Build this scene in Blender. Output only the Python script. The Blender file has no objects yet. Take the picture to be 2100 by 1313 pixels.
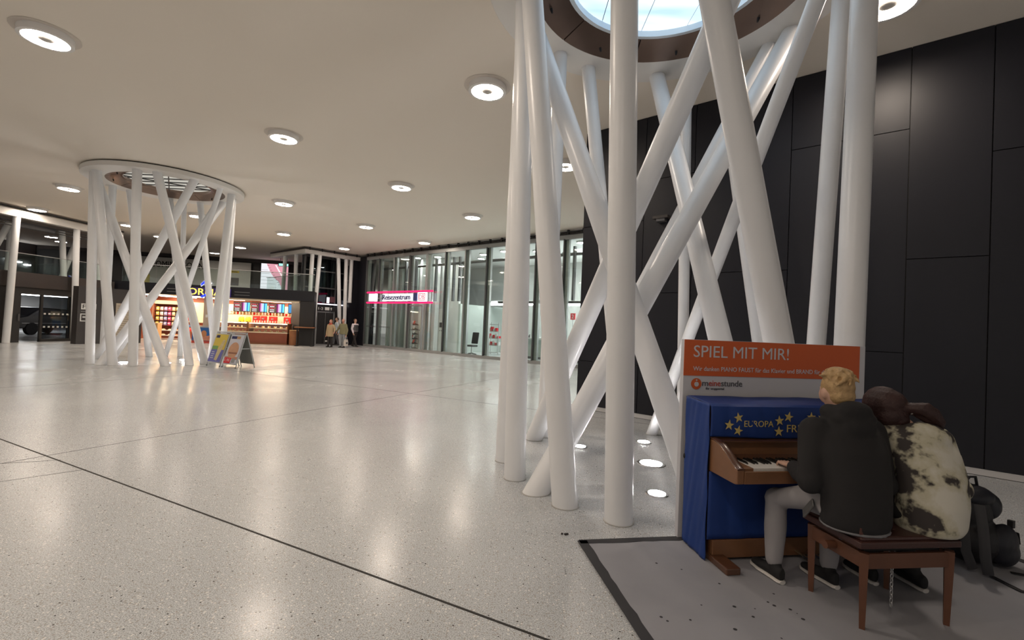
import bpy, bmesh, math, random
from mathutils import Vector, Matrix, Euler
random.seed(7)
S = bpy.context.scene
COL = S.collection
R = math.radians

# ------------------------------------------------------------------ camera
cam_d = bpy.data.cameras.new('camera'); cam = bpy.data.objects.new('camera', cam_d); COL.objects.link(cam)
cam_d.sensor_fit = 'HORIZONTAL'; cam_d.sensor_width = 36.0; cam_d.lens = 950 * 36.0 / 2100
cam_d.clip_start = 0.05; cam_d.clip_end = 200
_p, _r = R(-0.91), R(2.46)
_fw = Vector((0, math.cos(_p), -math.sin(_p))); _up0 = Vector((0, math.sin(_p), math.cos(_p))); _ri0 = Vector((1, 0, 0))
_ri = _ri0 * math.cos(_r) + _up0 * math.sin(_r); _up = _up0 * math.cos(_r) - _ri0 * math.sin(_r)
cam.matrix_world = Matrix(((_ri.x, _up.x, -_fw.x, 0), (_ri.y, _up.y, -_fw.y, 0), (_ri.z, _up.z, -_fw.z, 1.52), (0, 0, 0, 1)))
S.camera = cam
# ------------------------------------------------------------------ world, exposure
W = bpy.data.worlds.new('hall_ambience'); S.world = W; W.use_nodes = True
W.node_tree.nodes['Background'].inputs['Color'].default_value = (1.0, 0.93, 0.88, 1)
W.node_tree.nodes['Background'].inputs['Strength'].default_value = 0.36
S.view_settings.view_transform = 'Standard'; S.view_settings.look = 'None'
S.view_settings.gamma = 1.0; S.view_settings.use_curve_mapping = False
S.view_settings.exposure = 0.22
LAMP_E = 84.0

# ------------------------------------------------------------------ materials
MATS = {}
def mat(name, col, rough=0.5, metal=0.0, emit=0.0, ecol=None, bump=0.0, bscale=40.0, var=0.0, vscale=6.0, col2=None, coat=0.0, alpha=None, spec=None):
    if name in MATS: return MATS[name]
    m = bpy.data.materials.new(name); m.use_nodes = True
    nt = m.node_tree; b = nt.nodes['Principled BSDF']
    b.inputs['Base Color'].default_value = (*col, 1); b.inputs['Roughness'].default_value = rough; b.inputs['Metallic'].default_value = metal
    if coat: b.inputs['Coat Weight'].default_value = coat; b.inputs['Coat Roughness'].default_value = 0.08
    if spec is not None: b.inputs['Specular IOR Level'].default_value = spec
    if emit:
        b.inputs['Emission Color'].default_value = (*(ecol or col), 1); b.inputs['Emission Strength'].default_value = emit
    tc = nt.nodes.new('ShaderNodeTexCoord')
    if var or col2:
        n = nt.nodes.new('ShaderNodeTexNoise'); n.inputs['Scale'].default_value = vscale; n.inputs['Detail'].default_value = 6
        nt.links.new(tc.outputs['Object'], n.inputs['Vector'])
        mx = nt.nodes.new('ShaderNodeMix'); mx.data_type = 'RGBA'
        c2 = col2 or tuple(max(0, c * (1 - var)) for c in col)
        mx.inputs[6].default_value = (*col, 1); mx.inputs[7].default_value = (*c2, 1)
        nt.links.new(n.outputs['Fac'], mx.inputs[0]); nt.links.new(mx.outputs[2], b.inputs['Base Color'])
    if bump:
        n2 = nt.nodes.new('ShaderNodeTexNoise'); n2.inputs['Scale'].default_value = bscale; n2.inputs['Detail'].default_value = 4
        nt.links.new(tc.outputs['Object'], n2.inputs['Vector'])
        bp = nt.nodes.new('ShaderNodeBump'); bp.inputs['Strength'].default_value = bump; bp.inputs['Distance'].default_value = 0.01
        nt.links.new(n2.outputs['Fac'], bp.inputs['Height']); nt.links.new(bp.outputs['Normal'], b.inputs['Normal'])
    MATS[name] = m; return m

def terrazzo():
    m = bpy.data.materials.new('terrazzo'); m.use_nodes = True; nt = m.node_tree; b = nt.nodes['Principled BSDF']; L = nt.links
    geo = nt.nodes.new('ShaderNodeNewGeometry')
    def vor(scale, thr, dist):
        v = nt.nodes.new('ShaderNodeTexVoronoi'); v.inputs['Scale'].default_value = scale; L.new(geo.outputs['Position'], v.inputs['Vector'])
        sx = nt.nodes.new('ShaderNodeSeparateColor'); L.new(v.outputs['Color'], sx.inputs['Color'])
        a = nt.nodes.new('ShaderNodeMath'); a.operation = 'GREATER_THAN'; a.inputs[1].default_value = thr; L.new(sx.outputs['Red'], a.inputs[0])
        d = nt.nodes.new('ShaderNodeMath'); d.operation = 'LESS_THAN'; d.inputs[1].default_value = dist; L.new(v.outputs['Distance'], d.inputs[0])
        k = nt.nodes.new('ShaderNodeMath'); k.operation = 'MULTIPLY'; L.new(a.outputs[0], k.inputs[0]); L.new(d.outputs[0], k.inputs[1])
        return k.outputs[0]
    n1 = nt.nodes.new('ShaderNodeTexNoise'); n1.inputs['Scale'].default_value = 170; n1.inputs['Detail'].default_value = 3; L.new(geo.outputs['Position'], n1.inputs['Vector'])
    r1 = nt.nodes.new('ShaderNodeValToRGB'); e = r1.color_ramp.elements
    e[0].position = .36; e[0].color = (.27, .283, .293, 1); e[1].position = .58; e[1].color = (.665, .69, .71, 1)
    L.new(n1.outputs['Fac'], r1.inputs['Fac'])
    def mix(fac, a, col):
        mx = nt.nodes.new('ShaderNodeMix'); mx.data_type = 'RGBA'; L.new(fac, mx.inputs[0]); L.new(a, mx.inputs[6]); mx.inputs[7].default_value = (*col, 1); return mx.outputs[2]
    c = mix(vor(75, .72, .40), r1.outputs['Color'], (.40, .38, .36))
    c = mix(vor(60, .80, .33), c, (.78, .77, .75))
    c = mix(vor(52, .955, .26), c, (.05, .045, .04))
    n2 = nt.nodes.new('ShaderNodeTexNoise'); n2.inputs['Scale'].default_value = .6; n2.inputs['Detail'].default_value = 5; L.new(geo.outputs['Position'], n2.inputs['Vector'])
    r2 = nt.nodes.new('ShaderNodeMapRange'); r2.inputs[1].default_value = .3; r2.inputs[2].default_value = .7; r2.inputs[3].default_value = .17; r2.inputs[4].default_value = .30
    L.new(n2.outputs['Fac'], r2.inputs[0]); L.new(r2.outputs[0], b.inputs['Roughness'])
    L.new(c, b.inputs['Base Color']); b.inputs['Specular IOR Level'].default_value = .42
    return m

def glass(name, tint=(0.92, 0.97, 0.95), refl=0.10):
    m = bpy.data.materials.new(name); m.use_nodes = True; nt = m.node_tree; nt.nodes.clear(); L = nt.links
    o = nt.nodes.new('ShaderNodeOutputMaterial'); t = nt.nodes.new('ShaderNodeBsdfTransparent'); t.inputs[0].default_value = (*tint, 1)
    g = nt.nodes.new('ShaderNodeBsdfGlossy'); g.inputs['Roughness'].default_value = .03; g.inputs[0].default_value = (.9, .95, .95, 1)
    f = nt.nodes.new('ShaderNodeLayerWeight'); f.inputs[0].default_value = .5
    pw = nt.nodes.new('ShaderNodeMath'); pw.operation = 'POWER'; pw.inputs[1].default_value = 4.0; L.new(f.outputs['Facing'], pw.inputs[0])
    a = nt.nodes.new('ShaderNodeMath'); a.operation = 'MULTIPLY_ADD'; a.inputs[1].default_value = .7; a.inputs[2].default_value = refl * .5
    L.new(pw.outputs[0], a.inputs[0])
    mx = nt.nodes.new('ShaderNodeMixShader'); L.new(a.outputs[0], mx.inputs[0]); L.new(t.outputs[0], mx.inputs[1]); L.new(g.outputs[0], mx.inputs[2]); L.new(mx.outputs[0], o.inputs[0])
    return m

def emitter(name, col, s, wave=False):
    m = bpy.data.materials.new(name); m.use_nodes = True; nt = m.node_tree; nt.nodes.clear(); L = nt.links
    o = nt.nodes.new('ShaderNodeOutputMaterial'); e = nt.nodes.new('ShaderNodeEmission'); e.inputs[0].default_value = (*col, 1); e.inputs[1].default_value = s
    if wave:
        tc = nt.nodes.new('ShaderNodeTexCoord'); w = nt.nodes.new('ShaderNodeTexNoise'); w.inputs['Scale'].default_value = 1.3; w.inputs['Detail'].default_value = 1.5
        mp = nt.nodes.new('ShaderNodeMapping'); mp.inputs['Scale'].default_value = (.6, 2.2, 1); L.new(tc.outputs['Object'], mp.inputs['Vector']); L.new(mp.outputs[0], w.inputs['Vector'])
        r = nt.nodes.new('ShaderNodeValToRGB'); r.color_ramp.elements[0].position = .35; r.color_ramp.elements[0].color = (.42, .60, .78, 1); r.color_ramp.elements[1].position = .62; r.color_ramp.elements[1].color = (.80, .92, 1, 1)
        L.new(w.outputs['Fac'], r.inputs[0]); L.new(r.outputs[0], e.inputs[0])
    L.new(e.outputs[0], o.inputs[0]); return m

M_floor = terrazzo()
M_ceil = mat('ceiling_plaster', (.84, .77, .68), .9, var=.05, vscale=.35)
M_white = mat('white_paint', (.86, .87, .885), .32, var=.10, vscale=3.0, bump=.05, bscale=60)
M_ringw = mat('ring_white', (.78, .76, .73), .5)
M_scuff = mat('column_collar', (.45, .44, .42), .6)
M_brown = mat('bronze_metal', (.25, .175, .14), .30, .75, var=.3, vscale=2.5)
M_black = mat('black_panel', (.013, .0135, .020), .42, .0, var=.35, vscale=1.2, bump=.02, bscale=4, spec=.35)
M_blackm = mat('black_matt', (.018, .017, .018), .6)
M_dark = mat('dark_brown_cladding', (.045, .036, .034), .45, var=.3, vscale=2)
M_joint = mat('joint_black', (.03, .028, .026), .8)
M_grey = mat('grey_frame', (.33, .34, .34), .4, .3)
M_dgrey = mat('dark_grey_metal', (.10, .10, .105), .45, .3)
M_steel = mat('steel', (.55, .55, .55), .3, .9)
M_wwall = mat('white_wall', (.78, .79, .78), .7, var=.05, vscale=1)
M_paleg = mat('pale_green_wall', (.52, .58, .55), .6, var=.1, vscale=.8)
M_glass = glass('clear_glass')
M_glassd = glass('dark_glass', (.25, .28, .34), .06)
M_lamp = emitter('lamp_glow', (1.0, .85, .71), LAMP_E)
M_lamp2 = emitter('interior_lamp_glow', (1.0, .98, .95), 230)
M_up = emitter('uplight_glow', (1.0, .96, .95), 165)
M_sky = emitter('skylight_glow', (.8, .92, 1), 1.35, wave=True)  # membrane itself emits, in place of the uplight it catches
M_sky2 = emitter('skylight_dim', (.86, .82, .72), .55)  # dull panes given a low glow for the uplight falling on them
M_warm = emitter('shop_light', (1.0, .80, .56), 16)
M_strip = emitter('strip_light', (1, 1, 1), 14)

# ------------------------------------------------------------------ mesh building
def basis(d):
    d = d.normalized(); a = Vector((0, 0, 1)) if abs(d.z) < .9 else Vector((1, 0, 0))
    u = d.cross(a).normalized(); return u, u.cross(d).normalized()
class MB:
    def __init__(s): s.v = []; s.f = []
    def box(s, x0, x1, y0, y1, z0, z1):
        n = len(s.v); s.v += [(x0, y0, z0), (x1, y0, z0), (x1, y1, z0), (x0, y1, z0), (x0, y0, z1), (x1, y0, z1), (x1, y1, z1), (x0, y1, z1)]
        s.f += [tuple(n + i for i in q) for q in ((3, 2, 1, 0), (4, 5, 6, 7), (0, 1, 5, 4), (1, 2, 6, 5), (2, 3, 7, 6), (3, 0, 4, 7))]; return s
    def rbox(s, c, size, rot=(0, 0, 0)):
        m = Matrix.Translation(c) @ Euler(rot).to_matrix().to_4x4(); n = len(s.v)
        MB.box(s, -size[0] / 2, size[0] / 2, -size[1] / 2, size[1] / 2, -size[2] / 2, size[2] / 2)
        for i in range(n, len(s.v)): s.v[i] = tuple(m @ Vector(s.v[i]))
        return s
    def path(s, pts, rad, n=14, cap=True, flat=1.0, upv=None):
        pts = [Vector(p) for p in pts]; rad = [rad] * len(pts) if not hasattr(rad, '__len__') else rad
        base = len(s.v); pu = None
        for i, p in enumerate(pts):
            d = (pts[min(i + 1, len(pts) - 1)] - pts[max(i - 1, 0)])
            if pu is None:
                u, w = basis(d)
                if upv is not None: u = Vector(upv) - d.normalized() * Vector(upv).dot(d.normalized()); u.normalize(); w = u.cross(d.normalized())
            else:
                u = pu - d.normalized() * pu.dot(d.normalized()); u.normalize(); w = u.cross(d.normalized())
            pu = u
            r = rad[i]; ra, rb = (r if hasattr(r, '__len__') else (r, r * flat))
            for k in range(n):
                t = 2 * math.pi * k / n; s.v.append(tuple(p + u * (ra * math.cos(t)) + w * (rb * math.sin(t))))
        for i in range(len(pts) - 1):
            for k in range(n):
                a = base + i * n + k; b = base + i * n + (k + 1) % n; s.f.append((a, b, b + n, a + n))
        if cap:
            s.f.append(tuple(base + k for k in range(n))[::-1]); s.f.append(tuple(base + (len(pts) - 1) * n + k for k in range(n)))
        return s
    def tube(s, p, q, r, r2=None, n=14): return s.path([p, q], [r, r2 or r], n)
    def limb(s, pts, rad, n=12):  # rounded ends, for bodies
        for p, r in zip(pts, rad): s.ell(p, (r, r, r), 10)
        return s.path(pts, rad, n)
    def loft(s, secs, n=20):  # secs: (center, half width vec, half depth vec)
        base = len(s.v)
        for c, a, b in secs:
            c, a, b = Vector(c), Vector(a), Vector(b)
            for k in range(n):
                t = 2 * math.pi * k / n; s.v.append(tuple(c + a * math.cos(t) + b * math.sin(t)))
        for i in range(len(secs) - 1):
            for k in range(n):
                a = base + i * n + k; b = base + i * n + (k + 1) % n; s.f.append((a, b, b + n, a + n))
        s.f.append(tuple(base + k for k in range(n))[::-1]); s.f.append(tuple(base + (len(secs) - 1) * n + k for k in range(n)))
        return s
    def lathe(s, prof, c=(0, 0, 0), n=32, closed=False):
        base = len(s.v); m = len(prof)
        for (r, z) in prof:
            for k in range(n):
                t = 2 * math.pi * k / n; s.v.append((c[0] + r * math.cos(t), c[1] + r * math.sin(t), c[2] + z))
        for i in range(m if closed else m - 1):
            j = (i + 1) % m
            for k in range(n): s.f.append((base + i * n + k, base + i * n + (k + 1) % n, base + j * n + (k + 1) % n, base + j * n + k))
        if not closed:
            if prof[0][0] > 1e-6: s.f.append(tuple(base + k for k in range(n))[::-1])
            if prof[-1][0] > 1e-6: s.f.append(tuple(base + (m - 1) * n + k for k in range(n)))
        return s
    def ell(s, c, r, n=14):
        base = len(s.v); h = max(6, n // 2 + 1)
        for i in range(1, h):
            ph = math.pi * i / h
            for k in range(n):
                t = 2 * math.pi * k / n; s.v.append((c[0] + r[0] * math.sin(ph) * math.cos(t), c[1] + r[1] * math.sin(ph) * math.sin(t), c[2] + r[2] * math.cos(ph)))
        top = len(s.v); s.v.append((c[0], c[1], c[2] + r[2])); s.v.append((c[0], c[1], c[2] - r[2]))
        for i in range(h - 2):
            for k in range(n):
                a = base + i * n + k; b = base + i * n + (k + 1) % n; s.f.append((a, a + n, b + n, b))
        for k in range(n):
            s.f.append((top, base + k, base + (k + 1) % n)); l = base + (h - 2) * n; s.f.append((top + 1, l + (k + 1) % n, l + k))
        return s
    def prism(s, poly, y0, y1):  # polygon in x,z extruded along y
        n = len(s.v); k = len(poly)
        for y in (y0, y1): s.v += [(p[0], y, p[1]) for p in poly]
        s.f.append(tuple(range(n, n + k))); s.f.append(tuple(range(n + k, n + 2 * k))[::-1])
        for i in range(k): j = (i + 1) % k; s.f.append((n + j, n + i, n + k + i, n + k + j))
        return s
    def slab(s, poly, z0, z1):   # polygon in x,y extruded along z
        n = len(s.v); k = len(poly)
        for z in (z0, z1): s.v += [(p[0], p[1], z) for p in poly]
        s.f.append(tuple(range(n, n + k))[::-1]); s.f.append(tuple(range(n + k, n + 2 * k)))
        for i in range(k): j = (i + 1) % k; s.f.append((n + i, n + j, n + k + j, n + k + i))
        return s
    def mesh(s, name, smooth=False):
        me = bpy.data.meshes.new(name); me.from_pydata(s.v, [], s.f)
        bm = bmesh.new(); bm.from_mesh(me); bmesh.ops.recalc_face_normals(bm, faces=bm.faces); bm.to_mesh(me); bm.free()
        if smooth: me.shade_smooth(); me.set_sharp_from_angle(angle=R(40))
        return me
    def build(s, name, m, parent=None, smooth=False, bevel=0.0):
        return link(name, s.mesh(name, smooth), m, parent, bevel)
def link(name, me, m, parent=None, bevel=0.0):
    o = bpy.data.objects.new(name, me); COL.objects.link(o); me.materials.clear(); me.materials.append(m)
    if parent is not None: o.parent = parent
    if bevel:
        b = o.modifiers.new('edge', 'BEVEL'); b.width = bevel; b.segments = 2; b.limit_method = 'ANGLE'
    return o
def tag(o, label=None, cat=None, group=None, kind=None):
    if label: o['label'] = label
    if cat: o['category'] = cat
    if group: o['group'] = group
    if kind: o['kind'] = kind
    return o
def thing(name, label, cat, loc=(0, 0, 0), rz=0.0, group=None):
    o = bpy.data.objects.new(name, None); COL.objects.link(o); o.empty_display_size = .1
    o.location = loc; o.rotation_euler = (0, 0, rz); return tag(o, label, cat, group)
def place(o, loc, rz=0.0): o.location = loc; o.rotation_euler = (0, 0, rz); return o
def dup(o, parent=None):
    c = o.copy(); COL.objects.link(c)
    if parent is not None: c.parent = parent
    for ch in list(o.children): dup(ch, c)
    return c
def fuse(name, mb, m, parent=None, vox=.012, smooth_it=4):
    o = mb.build(name, m, parent); r = o.modifiers.new('r', 'REMESH'); r.mode = 'VOXEL'; r.voxel_size = vox
    k = o.modifiers.new('s', 'SMOOTH'); k.iterations = smooth_it; k.factor = .5
    dg = bpy.context.evaluated_depsgraph_get(); me = bpy.data.meshes.new_from_object(o.evaluated_get(dg))
    o.modifiers.clear(); old = o.data; o.data = me; bpy.data.meshes.remove(old); me.shade_smooth()
    if not me.materials: me.materials.append(m)
    return o
def text(name, s, m, parent, x, y, z, width=None, height=None, size=.1, ext=.002, facing='front', align='LEFT'):
    # lettering standing upright in the x-z plane of its parent, front towards -y
    c = bpy.data.curves.new(name, 'FONT'); c.body = s; c.size = size; c.extrude = ext; c.resolution_u = 3
    t = bpy.data.objects.new(name, c); COL.objects.link(t)
    dg = bpy.context.evaluated_depsgraph_get(); me = bpy.data.meshes.new_from_object(t.evaluated_get(dg))
    bpy.data.objects.remove(t); bpy.data.curves.remove(c)
    xs = [v.co.x for v in me.vertices]; ys = [v.co.y for v in me.vertices]
    x0, x1, y0, y1 = min(xs), max(xs), min(ys), max(ys)
    kx = (width / (x1 - x0)) if width else 1; ky = (height / (y1 - y0)) if height else kx
    if not width: kx = ky
    for v in me.vertices: v.co = ((v.co.x - x0) * kx, -v.co.z, (v.co.y - y0) * ky)
    o = link(name, me, m, parent); o.location = (x, y, z); return o
def star(cx, cz, r, rot=0.0):
    return [(cx + (r if k % 2 == 0 else r * .4) * math.sin(rot + k * math.pi / 5), cz + (r if k % 2 == 0 else r * .4) * math.cos(rot + k * math.pi / 5)) for k in range(10)]

CEIL = 5.62
E1 = Vector((.77, -.638, 0)); A_WALL = R(-39.64)

# ================================================================== SETTING
# floor
fl = MB().box(-60, 30, -14, 60, -.10, 0).build('floor', M_floor); tag(fl, kind='structure')
JA = Vector((.894, -.448, 0)); JB = Vector((.44, .898, 0)); J0 = Vector((-4.71, 4.77, 0))
def strip(p, q, w, name='joint', m=M_joint):
    p, q = Vector(p), Vector(q); d = (q - p).normalized(); n = Vector((-d.y, d.x, 0)) * w / 2
    return MB().slab([tuple((p + n)[:2]), tuple((p - n)[:2]), tuple((q - n)[:2]), tuple((q + n)[:2])][::-1], -.001, .0012).build(name, m, fl)
for k in (-1, 0, 1, 2, 3): strip(J0 + JB * 5.85 * k - JA * 22, J0 + JB * 5.85 * k + JA * (7.5 if k < 1 else 6), .016 if k == 0 else .010)
for k in (-3, -2, -1, 0): strip(J0 + JA * 5.85 * k - JB * 12, J0 + JA * 5.85 * k + JB * 18, .009)
strip(J0 + JA * 5.85 - JB * 6, J0 + JA * 5.85 - JB * .35, .012)
strip((-4.6, 3.75, 0), (-3.98, 4.42, 0), .006); strip((-5.3, 4.28, 0), (-4.45, 4.66, 0), .005)

# ceiling with two round openings
RINGS = [Vector((1.75, 5.3, 0)), Vector((-11.0, 14.55, 0))]
bm = bmesh.new()
def loop(pts):
    vs = [bm.verts.new((p[0], p[1], CEIL)) for p in pts]
    for i in range(len(vs)): bm.edges.new((vs[i], vs[(i + 1) % len(vs)]))
loop([(-60, -14), (30, -14), (30, 60), (-60, 60)])
for c in RINGS: loop([(c.x + 1.9 * math.cos(t * math.pi / 24), c.y + 1.9 * math.sin(t * math.pi / 24)) for t in range(48)])
bmesh.ops.triangle_fill(bm, use_beauty=True, edges=bm.edges[:])
me = bpy.data.meshes.new('ceiling'); bm.to_mesh(me); bm.free()
tag(link('ceiling', me, M_ceil), kind='structure')

# black panelled wall on the right
wr = MB().box(-.42, 11.5, .04, .5, 0, CEIL + .05).build('wall_right', M_blackm); place(wr, (1.72, 9.32, 0), A_WALL); tag(wr, kind='structure')
xs = [-.42, .9, 1.82, 3.3, 4.71, 5.51, 6.7, 8.1, 9.5, 11.5]
rows = [(0, .9, 3.65, CEIL), (0, 2.27, 4.4, CEIL), (0, 2.6, CEIL), (0, 1.4, 4.48, CEIL), (0, 2.68, CEIL), (0, 4.0, CEIL), (0, 1.5, 4.3, CEIL), (0, 2.7, CEIL), (0, 4.1, CEIL)]
for i in range(9):
    for a, b in zip(rows[i][:-1], rows[i][1:]):
        MB().box(xs[i] + .006, xs[i + 1] - .006, -.0 - random.uniform(0, .006), .05, a + .006, b - .006).build('panel', M_black, wr)
tr = MB().box(-.2, 11.5, -.42, -.30, 0, .004).box(-.2, 11.5, -.30, 0, 0, .002).build('trim_1', mat('pale_strip', (.66, .66, .67), .35, var=.08, vscale=4)); place(tr, (1.72, 9.32, 0), A_WALL); tag(tr, kind='structure')
MB().box(-.2, 11.5, -.435, -.42, 0, .0045).build('joint', M_joint, tr)
ex = thing('wall_bracket', 'small dark bracket on black wall behind white columns', 'bracket', (1.72 + .77 * 1.2, 9.32 - .638 * 1.2, 3.62), A_WALL)
MB().box(-.06, .22, -.16, 0, 0, .05).build('plate', M_dark, ex); MB().box(0, .16, -.14, -.02, -.05, 0).build('foot', M_dgrey, ex)

# ---------------------------------------------------------------- glass front of the travel centre
FQ = (-.75, 21.4, 0)
win = MB().box(-10.62, 4.9, -.06, .06, 0, .14).build('window_1', M_grey); place(win, FQ, A_WALL); tag(win, kind='structure')
MB().box(-10.62, 4.9, -.07, .07, 5.22, 5.42).build('top_rail', M_grey, win)
MB().box(-10.62, 4.9, -.10, -.02, 5.50, 5.54).box(-10.62, 4.9, -.10, -.02, 5.40, 5.45).build('ceiling_track', M_blackm, win)
for k in range(22): MB().box(-10.6 + .72 * k, -10.54 + .72 * k, -.12, 0, 5.40, 5.60).build('track_bracket', M_blackm, win)
mx_ = [-10.75 + 1.44 * k for k in range(12)]; mx_[0] = -10.6
for k, x in enumerate(mx_):
    w = .10 if k in (3, 4) else .055
    MB().box(x - w / 2, x + w / 2, -.09, .16, .12, 5.25).build('mullion', M_grey if k in (2, 4, 6, 8) else M_dgrey, win)
    MB().box(x + w / 2, x + w / 2 + .16, .02, .14, .12, 5.25).build('fin', M_grey, win)
for k in range(11):
    if k == 3: z0 = 2.52
    else: z0 = .14
    MB().box(mx_[k] + .03, mx_[k + 1] - .03, -.008, .008, z0, 5.22).build('pane', M_glass, win)
    for j in range(9):
        if k in (0, 1): MB().box(mx_[k] + .18 + j * .12, mx_[k] + .23 + j * .12, -.012, -.009, 1.18, 1.26).build('marking', M_dgrey, win)
# interior shell
wi = MB().box(-10.6, 6.5, 6.2, 6.4, 0, 5.4).build('wall_interior', M_wwall); place(wi, FQ, A_WALL); tag(wi, kind='structure')
MB().box(-10.6, 6.5, .2, 6.3, 5.32, 5.42).build('ceiling_panel', M_wwall, wi)
MB().box(6.3, 6.5, .3, 6.3, 0, 5.4).build('side_wall', M_wwall, wi)
MB().box(-10.6, -8.0, 1.6, 1.75, 0, 5.3).build('partition', M_paleg, wi)
MB().box(-8.0, -4.5, 1.9, 2.05, 0, 5.3).build('partition', M_wwall, wi)
MB().box(-4.5, -4.35, 1.9, 6.2, 0, 2.7).build('partition', M_paleg, wi)
for k in range(8): MB().box(-10.3 + k * .62, -10.12 + k * .62, 1.3, 1.6, 0, 5.3).build('pilaster', M_wwall if k % 2 else M_paleg, wi)
MB().box(-4.4, 6.3, 4.2, 4.5, 2.75, 3.02).build('bulkhead', M_wwall, wi)
MB().box(-4.2, 6.2, 4.10, 4.16, 2.80, 2.90).build('strip_light', M_strip, wi)
MB().box(2.0, 6.2, 6.05, 6.19, 1.9, 2.6).build('backlit_panel', M_strip, wi)
MB().path([(-10.2, .75, 4.75), (6.2, .75, 4.75)], .07).build('tie_tube', M_dgrey, wi, True)
for x in (-7.6, -6.7, -5.75, -5.0, -3.6, -3.15, 3.75, 4.35): MB().box(x - .05, x + .05, .55, .68, 2.75, 5.05).build('hanger_post', M_dgrey, wi)
MB().box(-.2, 6.2, .3, .5, 2.62, 2.72).build('hanger_shelf', M_dgrey, wi)
for (x, y) in ((-7, .9), (-5.5, 1.1), (-2.5, 1.6), (-.8, 1.3), (.7, 2.0), (-2, 3.2), (-.3, 3.4), (1.6, 3.2), (3.8, 1.0), (3.4, 3.0), (5.2, 2.2), (-3.6, 2.6)):
    p = Matrix.Rotation(A_WALL, 3, 'Z') @ Vector((x, y, 0)) + Vector(FQ)
    t = thing('downlight', 'small round downlight in the white ceiling behind the glass front', 'lamp', (p.x, p.y, 5.25), 0, 'downlights inside the travel centre')
    MB().lathe([(.17, .07), (.21, .07), (.21, 0), (.17, 0)], n=20, closed=True).build('rim', M_wwall, t, True); MB().lathe([(.0, .012), (.17, .012)], n=20).build('lens', M_lamp2, t)
def fthing(name, label, cat, x, y, z=0, rz=0, group=None):
    p = Matrix.Rotation(A_WALL, 3, 'Z') @ Vector((x, y, 0)) + Vector(FQ); return thing(name, label, cat, (p.x, p.y, z), A_WALL + rz, group)
# sliding door
dr = MB().box(-6.42, -6.36, -.03, .03, .05, 2.5).box(-5.33, -5.27, -.03, .03, .05, 2.5).box(-6.42, -5.3, -.03, .03, .05, .12).box(-6.42, -5.3, -.03, .03, 2.44, 2.5).build('door_1', M_grey); place(dr, FQ, A_WALL); tag(dr, kind='structure')
MB().box(-6.36, -5.33, -.006, .006, .12, 2.44).build('pane', M_glass, dr)
for j in range(7): MB().box(-6.25 + j * .13, -6.2 + j * .13, -.011, -.008, 1.12, 1.19).build('marking', M_dgrey, dr)
# illuminated travel-centre sign
M_red = emitter('red_tube', (1.0, .02, .12), 1.6); M_sgw = emitter('sign_white', (1, .93, 1), 1.5); M_navy = mat('navy', (.02, .02, .10), .5)
sg = fthing('illuminated_sign', 'travel centre sign with two red light bars above the sliding door', 'sign', -7.1, -.25)
for z in (2.62, 3.22): MB().path([(-2.95, -.05, z), (2.95, -.05, z)], .05, 10).build('red_light_bar', M_red, sg, True)
for x in (-2.85, 2.85): MB().box(x - .03, x + .03, -.03, .03, 2.6, 3.26).build('end_post', M_steel, sg)
for x in (-2.0, 0, 2.0): MB().box(x - .03, x + .03, -.02, .2, 2.86, 2.92).build('bracket_arm', M_grey, sg)
MB().box(-2.7, -1.95, -.1, .0, 2.70, 3.14).build('light_box', M_sgw, sg, bevel=.01)
MB().box(-1.45, 1.25, -.02, .04, 2.72, 3.12).build('backing', M_sgw, sg)
text('lettering', 'Reisezentrum', M_navy, sg, -1.38, -.05, 2.78, width=2.5, height=.30, ext=.02)
MB().box(1.45, 1.75, -.1, 0, 2.72, 3.12).build('navy_block', mat('navy_block', (.05, .06, .22), .5), sg)
lb = MB().box(1.8, 2.5, -.1, 0, 2.68, 3.16).build('logo_box', M_sgw, sg, bevel=.01); M_redp = mat('signal_red', (.75, .02, .03), .45)
for q in ((1.88, 2.42, 2.74, 2.77), (1.88, 2.42, 3.07, 3.10), (1.88, 1.91, 2.74, 3.10), (2.39, 2.42, 2.74, 3.10)): MB().box(q[0], q[1], -.112, -.1, q[2], q[3]).build('logo_frame', M_redp, lb)
text('lettering', 'DB', M_redp, lb, 1.94, -.105, 2.80, width=.42, height=.24, ext=.006)
# things inside
rk = fthing('brochure_rack', 'dark brochure rack full of leaflets inside the sliding door', 'rack', -7.25, .85)
MB().box(-.42, -.34, 0, .3, 0, 1.75).build('side', M_dgrey, rk)
for k in range(6):
    z = .12 + k * .27; MB().rbox((0, .12, z), (.75, .28, .03), (R(-18), 0, 0)).build('shelf', M_dgrey, rk)
    for j in range(4): MB().rbox((-.25 + j * .17, .02, z + .10), (.13, .02, .18), (R(-22), 0, 0)).build('leaflet', [mat('leaflet_white', (.8, .8, .8), .6), mat('leaflet_red', (.6, .12, .1), .6)][(j + k) % 4 == 0], rk)
fe = fthing('fire_extinguisher', 'red fire extinguisher behind the glass beside the sliding door', 'extinguisher', -8.5, .5)
MB().lathe([(.09, 0), (.1, .04), (.1, .5), (.06, .58), (.03, .6)], n=18).build('cylinder', mat('ext_red', (.30, .03, .02), .35), fe, True); MB().box(-.03, .09, -.02, .02, .6, .67).build('valve', M_blackm, fe); MB().path([(.05, 0, .64), (.13, 0, .5), (.12, 0, .25)], .012, 8).build('hose', M_blackm, fe)
ct = fthing('service_counter', 'white service counter with sloping glass front in travel centre', 'counter', .4, 2.6)
MB().box(-1.4, 1.2, -.35, .45, .98, 1.06).build('counter_top', M_wwall, ct); MB().prism([(-1.2, .08), (1.1, .08), (1.1, .98), (-1.2, .98)], .1, .4).build('body', M_paleg, ct); MB().box(-1.3, 1.1, -.1, .4, 0, .1).build('plinth', M_dgrey, ct)
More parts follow.
